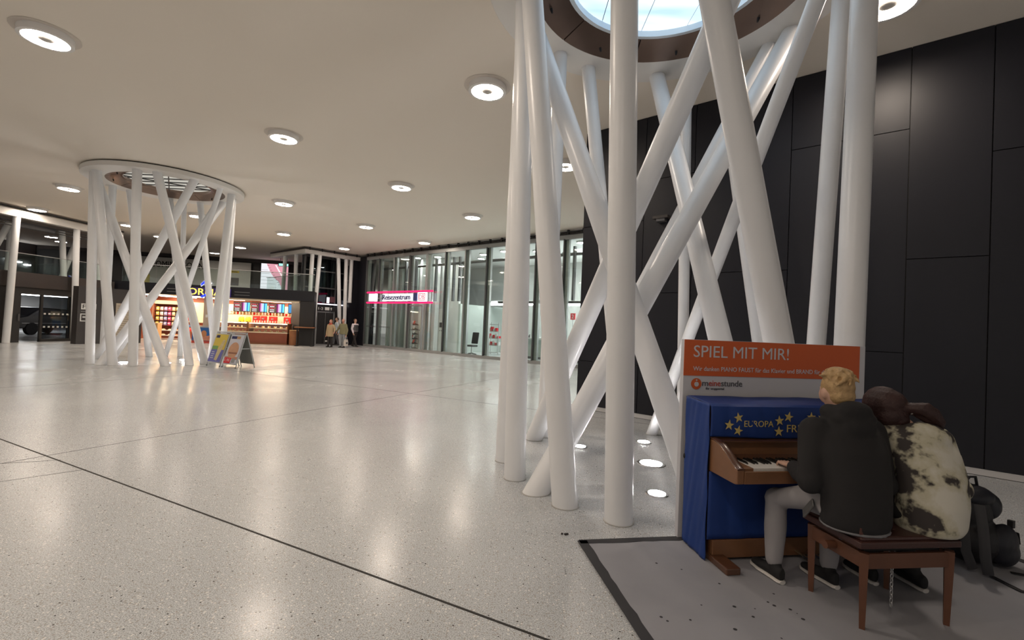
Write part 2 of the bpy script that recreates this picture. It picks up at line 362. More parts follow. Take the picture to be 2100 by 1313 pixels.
for k in range(5):
    b = fthing('tape_holder', 'tiny dark item standing in a row on the white service counter', 'holder', -.8 + k * .22, 2.5, 1.06, 0, 'desk items on the service counter'); MB().lathe([(.05, 0), (.05, .05), (.02, .12)], n=10).build('base', M_dgrey, b); MB().box(-.01, .05, -.01, .01, .1, .14).build('clip', M_dgrey, b)
cs = fthing('price_card', 'small red card on the white service counter', 'card', .45, 2.5, 1.06); MB().rbox((0, 0, .13), (.26, .015, .2), (R(-10), 0, 0)).build('card', M_redp, cs); MB().box(-.05, .05, -.03, .06, 0, .03).build('foot', M_dgrey, cs)
ws = fthing('ticket_desk', 'white lit ticket desk beyond the glass near the black wall', 'counter', 4.0, 2.6); MB().box(-2.1, .6, -.3, .5, .98, 1.05).build('counter_top', M_wwall, ws); MB().box(-2.0, .5, 0, .4, .1, .98).build('front_panel', mat('pale_lit', (.85, .86, .86), .5), ws); MB().box(-2, .5, .02, .38, 0, .1).build('plinth', M_dgrey, ws)
for k, (x, t_) in enumerate(((2.6, '2'), (4.15, '3'))):
    n = fthing('number_sign', ('red number sign on a post above the inner half of ticket desk', 'red number sign on a post at the desk beside the black wall')[k], 'sign', x, 2.5, 2.0); MB().box(-.13, .13, -.02, .02, 0, .3).build('plate', M_redp, n); text('numeral', t_, M_wwall, n, -.06, -.022, .06, height=.18, width=.11); MB().box(-.015, .015, -.01, .01, -.95, 0).build('post', M_grey, n)
for (x, y, lab) in ((-4.35 + 1.7, 1.2, 'dark curved office chair seen behind the glass front'), (4.6, 1.3, 'black office chair behind glass beside the black wall')):
    c = fthing('office_chair', lab, 'chair', x, y); MB().rbox((0, .0, .48), (.46, .44, .09)).build('seat', M_blackm, c, bevel=.03); MB().rbox((0, .24, .88), (.44, .07, .6), (R(-8), 0, 0)).build('backrest', M_blackm, c, bevel=.03); MB().tube((0, 0, .08), (0, 0, .45), .03).build('pole', M_steel, c)
    for k in range(5): a = k * 2 * math.pi / 5; MB().tube((0, 0, .1), (.28 * math.cos(a), .28 * math.sin(a), .04), .022, .018, 8).build('leg', M_blackm, c)
sh = fthing('steel_shelf', 'tall steel shelf with red and white packs behind the glass', 'shelf', -2.7, 3.0)
for x in (-.45, .45):
    for y in (-.2, .2): MB().box(x - .015, x + .015, y - .015, y + .015, 0, 1.75).build('post', M_steel, sh)
for k in range(5): MB().box(-.46, .46, -.2, .2, .1 + k * .38, .13 + k * .38).build('shelf_board', M_steel, sh)
for k in range(14):
    b = fthing('storage_pack', 'small red or white pack on the steel shelf', 'pack', -2.7 - .36 + (k % 5) * .17, 3.0, .13 + .38 * (1 + k // 5), 0, 'packs on the steel shelf'); MB().box(-.06, .06, -.08, .08, 0, .12 + .06 * (k % 3)).build('carton', M_redp if k % 2 else M_wwall, b); MB().box(-.061, .061, -.082, -.08, .04, .07).build('stripe', M_grey, b)
tm = fthing('ticket_machine', 'slim white terminal standing behind the glass next to the door', 'terminal', -4.75, .9); MB().box(-.2, .2, 0, .3, 0, 2.35).build('housing', M_wwall, tm, bevel=.02); MB().box(-.12, .08, -.012, 0, 1.35, 1.62).build('screen', M_dgrey, tm); MB().box(-.1, -.05, -.012, 0, 1.15, 1.2).box(.03, .08, -.012, 0, 1.15, 1.2).build('buttons', M_dgrey, tm)

# ================================================================== COLUMN CLUSTERS
def colname(b, t, d):
    return b, t, d
# (base angle, top angle, diameter, wording)
TUBES = [
 ('A', 180, 172, .22, 'upright white column behind its twin at the piano cluster rim', 0),
 ('B', 200, 182, .215, 'upright white column with scuff marks, beside the rear twin', 1),
 ('C', 226, 192, .225, 'slightly leaning scuffed white column standing before crossing struts', 1),
 ('D', 214, 18, .225, 'long diagonal white strut rising from the front rim to the far rim', 1),
 ('E', 142, 281, .225, 'diagonal white strut rising from behind the leaning columns', 1),
 ('F', 242, 237, .225, 'thick vertical white column with grey scuffs, frontmost of cluster', 1),
 ('G', 266, 161, .225, 'white strut slanting down from ring to floor behind the sign board', 1),
 ('H', 300, 252, .225, 'thick white column leaning towards the piano sign board', 1),
 ('I', 308, 330, .225, 'thick white upright column beside the black wall', 1),
 ('J', 4, 352, .19, 'slim pinkish white column just behind the thick upright', 1),
 ('K', 76, 308, .155, 'thin diagonal white strut with its foot near the black wall', 1),
 ('L', 62, 66, .155, 'thin vertical white column at the back of the cluster', 1),
 ('M', 285, 80, .225, 'white strut leaning from the back of the ring to the front', 1),
 ('N', 90, 116, .20, 'white column leaning gently, ending at the far side of ring', 1),
 ('O', 19, 50, .20, 'slim leaning white column between thick struts above the sign', 1),
 ('P', 134, 134, .20, 'plain vertical white column at the far left rim of ring', 1),
 ('Q', 122, 29, .16, 'slim diagonal white strut running behind the long diagonal strut', 1)]
RB = 1.76; RBASE = {'G': 1.56, 'M': 1.52, 'H': 1.64}
for ci, c in enumerate(RINGS):
    off = 0 if ci == 0 else 46
    for (k, b, t, d, lab, far) in TUBES:
        if ci == 1 and not far: continue
        rb_ = RBASE.get(k, RB) if ci == 0 else RB; pb = c + Vector((rb_ * math.cos(R(b + off)), rb_ * math.sin(R(b + off)), 0)); pt_ = c + Vector((RB * math.cos(R(t + off)), RB * math.sin(R(t + off)), 5.46)); dv = (pt_ - pb)
        lab2 = lab + (' (piano cluster)' if ci == 0 else ' (cluster by the advertising stands)')
        lab2 = lab2.replace('at the piano cluster rim (piano cluster)', 'at the rim of the piano cluster').replace('(piano cluster)', 'of the piano cluster').replace('(cluster by the advertising stands)', '')
        if ci == 1: lab2 = {'B': 'upright white column at the outer rim of the far cluster', 'C': 'slightly leaning white column of the far cluster', 'D': 'long rising diagonal strut of the far cluster, front to back', 'E': 'rising diagonal strut of the far cluster, back to front', 'F': 'vertical front column of the far column cluster', 'G': 'falling diagonal strut of the far cluster, foot in front', 'H': 'leaning column of the far cluster with foot beside advertising stands', 'I': 'thick upright of the far cluster behind the advertising stands', 'J': 'slim upright behind the thick upright of the far cluster', 'K': 'thin diagonal strut of the far cluster with foot at the back', 'L': 'thin vertical column at the back of the far cluster', 'M': 'strut of the far cluster leaning from ring back to front floor', 'N': 'gently leaning back column of the far cluster', 'O': 'slim leaning column of far cluster in front of the bakery screens', 'P': 'plain vertical back column of the far cluster', 'Q': 'slim diagonal strut behind the long diagonal of the far cluster'}[k]
        o = thing('support_column', lab2, 'column', pb, 0, 'white columns of the piano cluster' if ci == 0 else 'white columns of the far cluster')
        u = dv.normalized(); s0 = Vector((0, 0, 0)) - u * .0
        mb = MB(); n = 28; r = d / 2; uu, ww = basis(u)
        # shaft cut level with floor and ring: rings of points sheared onto horizontal planes
        for z in (0.0, 5.46):
            for j in range(n):
                a = 2 * math.pi * j / n; q = uu * (r * math.cos(a)) + ww * (r * math.sin(a)); q = q + u * ((z - q.z) / u.z); mb.v.append(tuple(q))
        mb.f += [(j, (j + 1) % n, n + (j + 1) % n, n + j) for j in range(n)] + [tuple(range(n))[::-1], tuple(range(n, 2 * n))]
        mb.build('shaft', M_white, o, True)
        mb = MB()
        for z in (0.0005, .006):
            for j in range(n):
                a = 2 * math.pi * j / n; q = uu * ((r + .008) * math.cos(a)) + ww * ((r + .008) * math.sin(a)); q = q + u * ((z - q.z) / u.z); mb.v.append(tuple(q))
        mb.f += [(j, (j + 1) % n, n + (j + 1) % n, n + j) for j in range(n)] + [tuple(range(n))[::-1], tuple(range(n, 2 * n))]
        mb.build('collar', M_scuff, o, True)
    rc = c + (Vector((-.14, -.14, 0)) if ci == 0 else Vector((0, 0, 0)))
    rg = thing('ceiling_ring', 'white ring with bronze skirt and skylight above the %s' % ('piano column cluster' if ci == 0 else 'far column cluster'), 'ceiling ring', (rc.x, rc.y, 5.45))
    MB().lathe([(1.52, 0), (2.06, 0), (2.07, .01), (2.07, .13), (1.52, .13)], n=72, closed=True).build('ring', M_ringw, rg, True)
    MB().lathe([(1.93, .13), (2.0, .13), (2.0, .175), (1.93, .175)], n=72, closed=True).build('shadow_gap', M_blackm, rg, True)
    for k in range(8):   # bronze skirt panels
        a0, a1 = 2 * math.pi * k / 8 + .006, 2 * math.pi * (k + 1) / 8 - .006; mb = MB()
        for j in range(9):
            a = a0 + (a1 - a0) * j / 8
            for (r_, z) in ((1.52, .0), (1.16, .13), (1.18, .15), (1.55, .02)): mb.v.append((r_ * math.cos(a), r_ * math.sin(a), z))
        for j in range(8):
            for q in range(4): mb.f.append((j * 4 + q, j * 4 + (q + 1) % 4, j * 4 + 4 + (q + 1) % 4, j * 4 + 4 + q))
        mb.f += [(0, 1, 2, 3), (35, 34, 33, 32)]; pn = mb.build('skirt_panel', M_brown, rg, True)
        a = (a0 + a1) / 2
        MB().tube((1.40 * math.cos(a), 1.40 * math.sin(a), .06), (1.38 * math.cos(a), 1.38 * math.sin(a), -.01), .02, .012, 8).build('hook', M_blackm, pn)
    MB().lathe([(1.12, .125), (1.18, .125), (1.18, .22), (1.12, .22)], n=64, closed=True).build('skylight_rim', mat('rim_pale', (.7, .78, .85), .4) if ci == 0 else M_brown, rg, True)
    # skylight panes
    for k in range(4):
        xa, xb = -1.14 + .57 * k, -1.14 + .57 * (k + 1) - .012; pts = []
        for j in range(13): x = xa + (xb - xa) * j / 12; pts.append((x, -math.sqrt(max(0, 1.14 ** 2 - x * x))))
        for j in range(13): x = xb - (xb - xa) * j / 12; pts.append((x, math.sqrt(max(0, 1.14 ** 2 - x * x))))
        pts = [p for i, p in enumerate(pts) if i == 0 or (Vector(p) - Vector(pts[i - 1])).length > 1e-5]
        if (Vector(pts[0]) - Vector(pts[-1])).length < 1e-5: pts.pop()
        MB().slab(pts, .205, .22).build('pane', M_sky if ci == 0 else M_sky2, rg)
    if ci == 1:
        for k in range(5): MB().box(-1.0, 1.0, -.74 + .36 * k, -.71 + .36 * k, .16, .19).build('glazing_bar', M_dgrey, rg)
        for a in (.6, 2.2): MB().rbox((0, 0, .15), (2.2, .03, .03), (0, 0, a)).build('glazing_bar', M_dgrey, rg)
    MB().lathe([(.0, .30), (1.95, .30)], n=48).build('roof_lid', M_blackm, rg)

# floor uplights
for (x, y, r_, g) in ((1.69, 5.42, .155, 0), (1.44, 4.41, .10, 0), (1.9, 6.46, .10, 0), (.96, 6.06, .085, 0), (-11.3, 13.6, .15, 1), (-10.6, 15.1, .15, 1), (-10.3, 13.9, .15, 1), (-9.85, 14.1, .12, 1)):
    t = thing('floor_uplight', 'round glowing uplight set in the floor %s' % ('inside the piano column cluster' if not g else 'inside the far column cluster'), 'lamp', (x, y, 0), 0, 'uplights of the piano cluster' if not g else 'uplights of the far cluster')
    if (x, y) == (1.69, 5.42): t['label'] = 'largest round uplight, at the middle of the piano cluster floor'; del t['group']
    MB().lathe([(r_ * .78, .012), (r_ * 1.02, .010), (r_ * 1.06, .0)], n=32).build('trim_ring', M_steel, t, True); MB().lathe([(0, .014), (r_ * .8, .014)], n=28).build('lens', M_up, t)

# ceiling lamps
LL = [(-7.16, 6.88), (-5.3, 10.35), (-3.47, 13.75), (-1.63, 17.17), (-.59, 7.86), (-6.41, 19.76), (-9.6, 26.0), (-8.25, 16.34), (-11.19, 22.3), (1.16, 11.37), (-4.54, 23.05), (-13.16, 19.06), (-15.12, 15.55), (-19.87, 19.16), (-16.2, 27.3), (-26.4, 26.3), (-27.5, 28.0), (-18.26, 21.76), (-18.9, 24.6), (4.3, 5.44), (-2.35, 4.36), (-4.2, .95), (-9.0, 3.5), (-1.2, -1.6), (-12.0, 9.2), (-17.0, 12.0), (-6.0, -3), (-19.6, 30.2), (-13.2, 32.0)]  # last two lamps are added out of sight to brighten the gallery banner
lens_me = None
for (x, y) in LL:
    t = thing('ceiling_lamp', 'round white ceiling lamp with glowing ring face under the hall ceiling', 'lamp', (x, y, CEIL), 0, 'round lamps across the hall ceiling')
    if lens_me is None:
        a = MB().lathe([(.30, 0), (.32, 0), (.32, -.10), (.27, -.105), (.27, -.07), (.30, -.07)], n=32, closed=True).build('housing', mat('lamp_white', (.82, .80, .78), .4), t, True)
        b = MB().lathe([(.10, -.085), (.27, -.085)], n=32).build('diffuser', M_lamp, t)
        bm = bmesh.new(); bm.from_mesh(b.data)
        bmesh.ops.delete(bm, geom=[f for f in bm.faces if len(f.verts) > 4], context='FACES_ONLY'); bm.to_mesh(b.data); bm.free()
        d = MB().lathe([(.0, -.10), (.075, -.10), (.10, -.085), (.10, -.06)], n=24).build('centre_cap', mat('cap', (.5, .48, .46), .5), t, True)
        e = MB().lathe([(.33, .002), (.40, -.004), (.33, -.006)], n=32).build('shadow_ring', mat('shadow_ring', (.66, .60, .54), .7), t, True)  # ring darker than the ceiling, paints the soft shadow round the lamp
        lens_me = (a, b, d, e)
    else:
        for s_ in lens_me: dup(s_, t)

# ================================================================== SHOP AND GALLERY
SO = Vector((-11.8, 25.72, 0)); SA = R(12.4)
def sp(x, y, z=0): p = Matrix.Rotation(SA, 3, 'Z') @ Vector((x, y, 0)) + SO; return (p.x, p.y, z)
def sthing(name, label, cat, x, y, z=0, rz=0, group=None): return thing(name, label, cat, sp(x, y, z), SA + rz, group)
def sstruct(o): place(o, SO, SA); return tag(o, kind='structure')
M_wood = mat('shop_wood', (.42, .17, .07), .45, var=.45, vscale=5)
M_woodl = mat('light_wood', (.62, .36, .16), .5, var=.3, vscale=6)
M_redb = mat('shop_redbrown', (.30, .08, .04), .5, var=.3, vscale=4)
M_cream = mat('cream', (.80, .66, .48), .6)
wb = sstruct(MB().box(-8.95, -.7, 3.6, 3.75, 0, 2.5).build('wall_shop', M_redb))
MB().slab([(-8.9, .05), (0, .05), (0, .5), (-.78, 1.5), (-.78, 3.6), (-8.9, 3.6)], 2.47, 2.5).build('shop_ceiling', M_cream, wb)
MB().box(-8.95, -8.8, 0, 3.6, 0, 2.5).build('side_wall', M_redb, wb)
MB().slab([(0, 0), (.12, 0), (.12, .52), (-.66, 1.52), (-.66, 3.6), (-.78, 3.6), (-.78, 1.5), (0, .5)], 0, 2.5).build('side_wall', M_blackm, wb)
MB().box(-8.8, -.8, 3.5, 3.6, 1.0, 2.2).build('lit_back_panel', M_cream, wb)
for k in range(4): MB().box(-8.2 + 2.0 * k, -6.95 + 2.0 * k, .7, 1.6, 2.44, 2.468).build('light_panel', M_warm, wb)
for k in range(3): MB().box(-8.0 + 2.6 * k, -6.4 + 2.6 * k, 2.5, 3.2, 2.44, 2.468).build('light_panel', M_warm, wb)
MB().box(-4.2, -.05, .02, .12, 2.36, 2.47).build('lintel', M_cream, wb)
sl = sstruct(MB().slab([(-9.0, -.02), (.75, -.02), (.75, .5), (.2, .6), (.13, .76), (-.64, 1.74), (.75, 2.83), (.75, 9.0), (-9.0, 9.0)], 2.50, 3.02).build('floor_gallery', M_dark))
MB().box(-9.0, .75, -.05, -.02, 2.48, 3.05).build('fascia', M_black, sl)
for (a, b) in ((-6.5, -5.5), (-3.3, -2.55)):
    for z in (2.62, 2.78): MB().box(a, b, -.056, -.05, z, z + .02).build('fascia_groove', M_grey, sl)
sstruct(MB().box(.12, .75, 0, .5, 0, 2.5).build('wall_pier', M_blackm))
wg = sstruct(MB().box(-18.5, 3.2, 9.0, 9.2, 3.0, CEIL).build('wall_gallery', M_blackm))
MB().box(-18.2, 3.2, 8.9, 9.0, 5.40, 5.62).build('cove', M_dark, wg)
# gallery balustrade
bl = sstruct(MB().box(-8.6, .7, -.01, .02, 3.97, 4.0).build('balustrade_rail', M_steel))
for k in range(6): MB().box(-8.6 + 1.55 * k + .01, -8.6 + 1.55 * (k + 1) - .01, -.006, .006, 3.02, 3.97).build('pane', M_glass, bl)
# banner and light-box poster upstairs
bn = sthing('announcement_banner', 'long white banner with black announcement lettering on the gallery wall', 'banner', -8.6, 8.8, 3.2)
MB().box(-3.9, 3.3, 0, .05, -.1, 2.12).build('sheet', mat('banner_white', (.62, .63, .60), .7), bn)
text('lettering', 'COMING SOON!', M_blackm, bn, -3.0, -.02, 1.45, width=3.4, height=.42, ext=.01)
for k in range(6): MB().box(-1.6, -1.0 - .08 * (k % 3), -.01, 0, 1.15 - .1 * k, 1.18 - .1 * k).build('text_line', M_dgrey, bn)
for k in range(24): MB().prism([(-3.9 + .3 * k, .02), (-3.76 + .3 * k, .02), (-3.66 + .3 * k, .14), (-3.8 + .3 * k, .14)], -.012, 0).build('hazard_stripe', M_blackm, bn)
MB().box(.35, .75, -.01, 0, .5, .95).build('picture', mat('pic_grey', (.2, .2, .2), .6), bn); MB().box(1.2, 1.5, -.01, 0, .45, 1.1).build('picture', M_woodl, bn); MB().box(2.0, 2.55, -.01, 0, .45, 1.0).build('picture', mat('pic_dark', (.12, .11, .11), .6), bn)
MB().box(2.0, 2.55, -.012, 0, 1.35, 1.5).build('yellow_tag', mat('yellow', (.75, .55, .02), .5), bn); MB().box(-3.6, -3.0, -.01, 0, .12, .9).build('yellow_patch', mat('yellow2', (.65, .52, .05), .5), bn)
MB().box(2.08, 2.45, -.016, -.012, 1.40, 1.45).build('text_line', M_blackm, bn)
lp = sthing('light_box_poster', 'bright light box poster of a pink staircase on gallery wall', 'poster', -3.72, 8.78, 3.1)
MB().box(-.92, .92, 0, .12, 0, 2.28).build('frame', M_dgrey, lp)
MB().box(-.9, .9, -.01, 0, .02, 2.26).build('screen', emitter('poster_white', (.86, .84, .90), .95), lp)
M_pk = emitter('poster_pink', (.85, .38, .46), .85)
MB().prism([(-.55, 2.26), (.9, 2.26), (.9, .35), (.75, .12), (.3, 1.0), (.0, 1.25), (-.25, 1.6)], -.014, -.01).build('pink_flank', M_pk, lp)
MB().prism([(.0, 2.2), (.1, 2.2), (.8, 1.0), (.72, .95)], -.018, -.014).build('handrail', emitter('poster_rail', (1, .8, .82), 1), lp)
for k in range(12):
    x = -.5 + .1 * k; z = 2.15 - .17 * k; MB().box(x, x + .12, -.018, -.014, z - .02, z).build('stair_edge', mat('stair_edge', (.15, .05, .08), .6), lp)
for k in range(7): MB().box(-.88, -.45 + .13 * k, -.016, -.01, 1.8 - .25 * k, 1.815 - .25 * k).build('tread_line', M_grey, lp)
# shop sign
ss = sthing('shop_sign', 'glowing yellow lettered shop sign with blue zigzag on the black fascia', 'sign', -4.7, -.12, 2.5)
M_yel = emitter('sign_yellow', (1, .80, .12), 1.6); M_blu = emitter('sign_blue', (.03, .06, .95), 1.5); M_viol = mat('sign_violet', (.04, .02, .22), .5)
MB().box(-1.25, 1.25, 0, .06, .0, .42).build('backing', M_viol, ss)
text('lettering', "YORMA'S", M_yel, ss, -1.15, -.02, .03, width=2.3, height=.36, ext=.02)
zz = [(-.18, .62), (-.02, .80), (.24, .80), (.14, .70), (.30, .70), (.16, .50), (.02, .50), (.10, .62), (-.04, .62), (-.16, .5)]
MB().prism([(x * 1.12, (z - .65) * 1.16 + .65) for x, z in zz], -.05, .0).build('zigzag_outline', M_sgw, ss); MB().prism(zz, -.08, -.05).build('zigzag', M_blu, ss)
MB().prism([(-.10, .0), (-.2, -.06), (-.1, -.12), (.12, .02), (.16, .1), (.02, .08)], -.09, -.02).build('zigzag', M_blu, ss)
# shop pillar, counters, shelves
pl = sthing('shop_pillar', 'plain beige pillar at the open shop front', 'pillar', -4.66, .25); MB().box(-.16, .16, -.1, .1, 0, 2.47).build('shaft', mat('beige', (.52, .42, .33), .6), pl); MB().box(-.05, .05, -.112, -.1, 1.35, 1.5).build('notice', M_wwall, pl)
def counter(label, x, w, goods):
    c = sthing('display_counter', label, 'counter', x, .35)
    MB().box(-w / 2, w / 2, 0, .9, .08, .62).build('base', M_redb, c); MB().box(-w / 2, w / 2, .03, .9, 0, .08).build('plinth', M_wood, c)
    MB().box(-w / 2 - .02, w / 2 + .02, -.03, .92, .62, .67).build('worktop', M_cream, c)
    MB().box(-w / 2, w / 2, .12, .9, .86, .885).build('glass_shelf', M_cream, c); MB().box(-w / 2, w / 2, .1, .9, 1.15, 1.18).build('top_shelf', M_cream, c)
    MB().box(-w / 2, w / 2, .0, .01, .67, 1.16).build('glass_front', M_glass, c); MB().box(-w / 2, w / 2, .2, .24, 1.125, 1.15).build('case_light', M_warm, c)
    for s_ in (-1, 1): MB().box(s_ * w / 2 - .02, s_ * w / 2 + .02, 0, .9, .67, 1.18).build('end_panel', M_wood, c)
    return c
counter('low glass display counter with rolls beside the shop entrance corner', -1.67, 2.0, 1)
counter('glass display counter with sandwiches behind the advertising stands', -3.45, 1.45, 1)
M_bun = [mat('bun_a', (.75, .45, .18), .6, var=.3, vscale=30), mat('bun_b', (.85, .68, .42), .6, var=.3, vscale=30), mat('bun_c', (.80, .75, .62), .6), mat('bun_d', (.55, .25, .12), .6)]
for k in range(34):
    left = k % 3 == 2
    x = (-4.0 + .1 * (k // 3)) if left else (-2.45 + .078 * (k - k // 3)); z = (.67, .885)[k % 2]
    b = sthing('bread_roll', 'small filled bread roll in the glass display counter', 'bread roll', x, .62 + .1 * (k % 2), z, random.uniform(-.6, .6), 'filled rolls in the display counters')
    MB().ell((0, 0, .035), (.036, .04, .03), 10).build('bottom_half', M_bun[k % 4], b, True); MB().ell((0, 0, .075), (.036, .041, .03), 10).build('top_half', M_bun[(k + 1) % 4], b, True)
for k in range(14):
    b = sthing('paper_cup', 'white paper cup lined up on top of the glass display counter', 'cup', -2.48 + .135 * k, .7, 1.18, 0, 'cups on the display counter'); MB().lathe([(.028, 0), (.04, .11), (.037, .11)], n=12).build('cup', M_wwall, b, True); MB().lathe([(.042, .108), (.042, .118), (.0, .12)], n=12).build('lid', M_grey if k % 3 == 0 else M_wwall, b)
bin_ = sthing('wooden_bin', 'round wooden bin at the end of the display counter', 'bin', -.30, .3); MB().lathe([(.22, 0), (.24, .05), (.24, .78), (.22, .8)], n=20).build('barrel', M_wood, bin_, True); MB().lathe([(.25, .8), (.25, .84), (0, .85)], n=20).build('rim', M_woodl, bin_, True)
M_bag = mat('bag_red', (.75, .02, .02), .5, var=.25, vscale=10); M_bagy = mat('bag_yellow', (.85, .62, .03), .5)
for k, (x, z, m_, s_) in enumerate(((-2.8, 1.285, M_bag, 1), (-2.4, 1.285, M_bag, .9), (-1.9, 1.285, M_bag, 1.25), (-1.1, 1.285, M_bag, 1.2), (-3.55, 1.285, M_bagy, 1), (-3.2, 1.285, M_bagy, .9))):
    b = sthing('coffee_machine' if m_ is M_bag else 'juice_tank', ('red coffee machine on the back shelf of the bakery' if m_ is M_bag else 'yellow juice tank on the bakery counter back shelf'), 'machine' if m_ is M_bag else 'tank', x, 2.0, z - .15, 0, 'red coffee machines in the bakery' if m_ is M_bag else 'yellow juice tanks in the bakery')
    if m_ is M_bag: MB().box(-.17 * s_, .17 * s_, 0, .3, .0, .42).build('body', m_, b, bevel=.03); MB().box(-.12, .12, -.05, 0, .0, .05).build('drip_tray', M_blackm, b); MB().box(-.06, .06, -.06, 0, .22, .3).build('spout', M_steel, b)
    else: MB().lathe([(.13, 0), (.15, .05), (.15, .25), (.1, .33), (0, .34)], n=18).build('tank', m_, b, True); MB().box(-.03, .03, -.2, -.12, .03, .08).build('tap', M_blackm, b)
bs = sthing('back_shelf', 'long wooden back shelf behind the bakery counter', 'shelf', -2.2, 2.0); MB().box(-2.2, 1.38, -.1, .45, 1.08, 1.13).build('board', M_wood, bs); MB().box(-2.2, 1.38, .1, .4, 0, 1.08).build('cabinet', M_redb, bs); MB().box(-2.2, 1.38, .32, .5, 1.58, 1.61).build('upper_board', M_wood, bs)
for k in range(20):
    b = sthing('snack_tub', 'coloured snack tub on the upper back shelf of the bakery', 'tub', -4.25 + .176 * k, 2.41, 1.61, 0, 'snack tubs on the bakery back shelf'); MB().lathe([(.05, 0), (.07, .02), (.07, .13), (.06, .14)], n=10).build('tub', [M_wwall, M_woodl, M_bag, M_bun[1], M_bun[0]][k % 5], b, True); MB().lathe([(.072, .14), (.072, .16), (0, .16)], n=10).build('lid', M_wwall if k % 2 else M_redb, b)
for k, x in enumerate((-3.62, -2.7, -1.75, -.98)):
    w = .44 if k < 3 else .14
    b = sthing('menu_screen', 'dark menu screen with blue and pink columns above the bakery counter' if k < 3 else 'narrow blue menu screen at the end of the screen row', 'screen', x, 2.15, 1.76, 0, 'menu screens above the bakery counter' if k < 3 else None)
    MB().box(-w, w, 0, .06, 0, .58).build('casing', M_blackm, b)
    if k < 3:
        for j, (cc, s_) in enumerate((((.30, .03, .16), .8), ((.85, .45, .75), 1.0), ((.45, .75, .95), 1.2), ((.08, .30, .62), 1), ((.15, .72, .95), 1.3))):
            MB().box(.0 + .085 * j, .082 + .085 * j, -.008, 0, .05, .54).build('menu_column', emitter('menu_%d' % j, cc, s_) if ('menu_%d' % j) not in bpy.data.materials else bpy.data.materials['menu_%d' % j], b)
        for z in (.42, .24): text('lettering', 'DAILY', bpy.data.materials.get('menu_red') or emitter('menu_red', (.9, .1, .15), 1.2), b, -.40, -.006, z, width=.34, height=.09)
        for z in (.36, .17, .07): MB().box(-.36, -.12, -.008, 0, z, z + .03).build('price_bar', M_sgw, b)
    else: MB().box(-.11, .11, -.008, 0, .05, .54).build('menu_column', bpy.data.materials['menu_3'], b)
rk = sthing('snack_rack', 'dark snack rack with rows of colourful bags in the shop', 'rack', -7.35, 2.2)
MB().box(-.75, .75, .05, .4, .1, .2).build('base', M_redb, rk); MB().box(-.8, -.74, 0, .4, 0, 2.1).box(.74, .8, 0, .4, 0, 2.1).build('side', M_redb, rk); MB().box(-.75, .75, .38, .4, .1, 2.1).build('back', M_redb, rk); MB().box(-.8, .8, 0, .4, 2.0, 2.2).build('header', M_cream, rk)
pc = [(.75, .55, .1), (.8, .6, .62), (.35, .35, .7), (.8, .08, .25), (.75, .6, .35), (.55, .6, .15), (.75, .3, .08)]
for r_ in range(4):
    MB().box(-.75, .75, .0, .4, .78 + .28 * r_, .8 + .28 * r_).build('shelf_board', M_redb, rk)
    for k in range(7):
        b = sthing('snack_bag', 'colourful snack bag in the rows of the dark snack rack', 'snack bag', -7.95 + .2 * k, 2.25, .8 + .28 * r_, 0, 'snack bags in the shop rack')
        MB().loft([((0, 0, 0), (.075, 0, 0), (0, .012, 0)), ((0, 0, .1), (.08, 0, 0), (0, .045, 0)), ((0, 0, .2), (.075, 0, 0), (0, .01, 0))], 12).build('bag', mat('bag%d' % k, pc[k], .4), b, True); MB().box(-.05, .05, -.05, -.045, .08, .13).build('print', M_wwall, b)
for k in range(8):
    b = sthing('sandwich_tray', 'tray of snacks on the low shelves under the snack rack', 'tray', -7.85 + .33 * (k % 4), 2.05, (.22, .5)[k // 4], 0, 'trays under the snack rack'); MB().box(-.14, .14, -.1, .12, 0, .04).build('tray', M_wwall, b); MB().ell((0, 0, .06), (.11, .08, .05), 10).build('snack', M_bun[k % 4], b, True)
ts = sthing('toy_stand', 'slim revolving stand of red and blue items next to the snack rack', 'stand', -6.3, 2.0); MB().tube((0, 0, 0), (0, 0, 1.75), .03).build('pole', M_dgrey, ts); MB().lathe([(.22, 0), (.22, .04), (.03, .06)], n=16).build('foot', M_dgrey, ts)
for k in range(6): MB().ell((.1 * math.cos(k * 2), .1 * math.sin(k * 2), .6 + .2 * k), (.13, .13, .1), 10).build('item', [M_bag, mat('toyblue', (.05, .15, .4), .5), M_blackm][k % 3], ts, True)
wd = sthing('wooden_bread_shelf', 'low orange wooden shelf with three dark openings by the shop corner', 'shelf', -7.25, .3); MB().box(-.24, .24, 0, .45, 0, .95).build('body', M_woodl, wd, bevel=.01)
for k in range(3): MB().box(-.1, .0, -.012, 0, .2 + .25 * k, .32 + .25 * k).build('opening', M_redb, wd)
pb_ = sthing('ice_cream_freezer', 'blue ice cream chest with picture front standing at the shop pillar', 'freezer', -4.5, -.52); MB().box(-.55, .5, 0, .6, .12, .82).build('body', mat('freezer_blue', (.02, .12, .38), .35), pb_, bevel=.02); MB().box(-.55, .5, 0, .6, .82, .9).build('lid', M_steel, pb_); MB().box(-.55, .5, -.01, .6, .0, .12).build('plinth', mat('freezer_red', (.55, .08, .06), .5), pb_)
MB().prism([(-.5, .14), (.45, .14), (.45, .5), (.2, .38), (-.05, .45), (-.3, .3)], -.012, 0).build('picture_front', mat('salmon', (.70, .30, .20), .5, var=.4, vscale=9), pb_); MB().ell((.02, -.01, .5), (.13, .012, .17), 14).build('picture_cone', mat('conebrown', (.5, .22, .1), .6), pb_)
ht = sthing('standing_table', 'black standing table beside the bakery front corner', 'table', .45, -.35); MB().box(-.55, .45, -.3, .3, 1.0, 1.05).build('table_top', M_wood, ht)
for x in (-.45, .35): MB().box(x - .03, x + .03, -.03, .03, .04, 1.0).build('leg', M_blackm, ht); MB().box(x - .05, x + .05, -.28, .28, 0, .04).build('foot', M_blackm, ht)

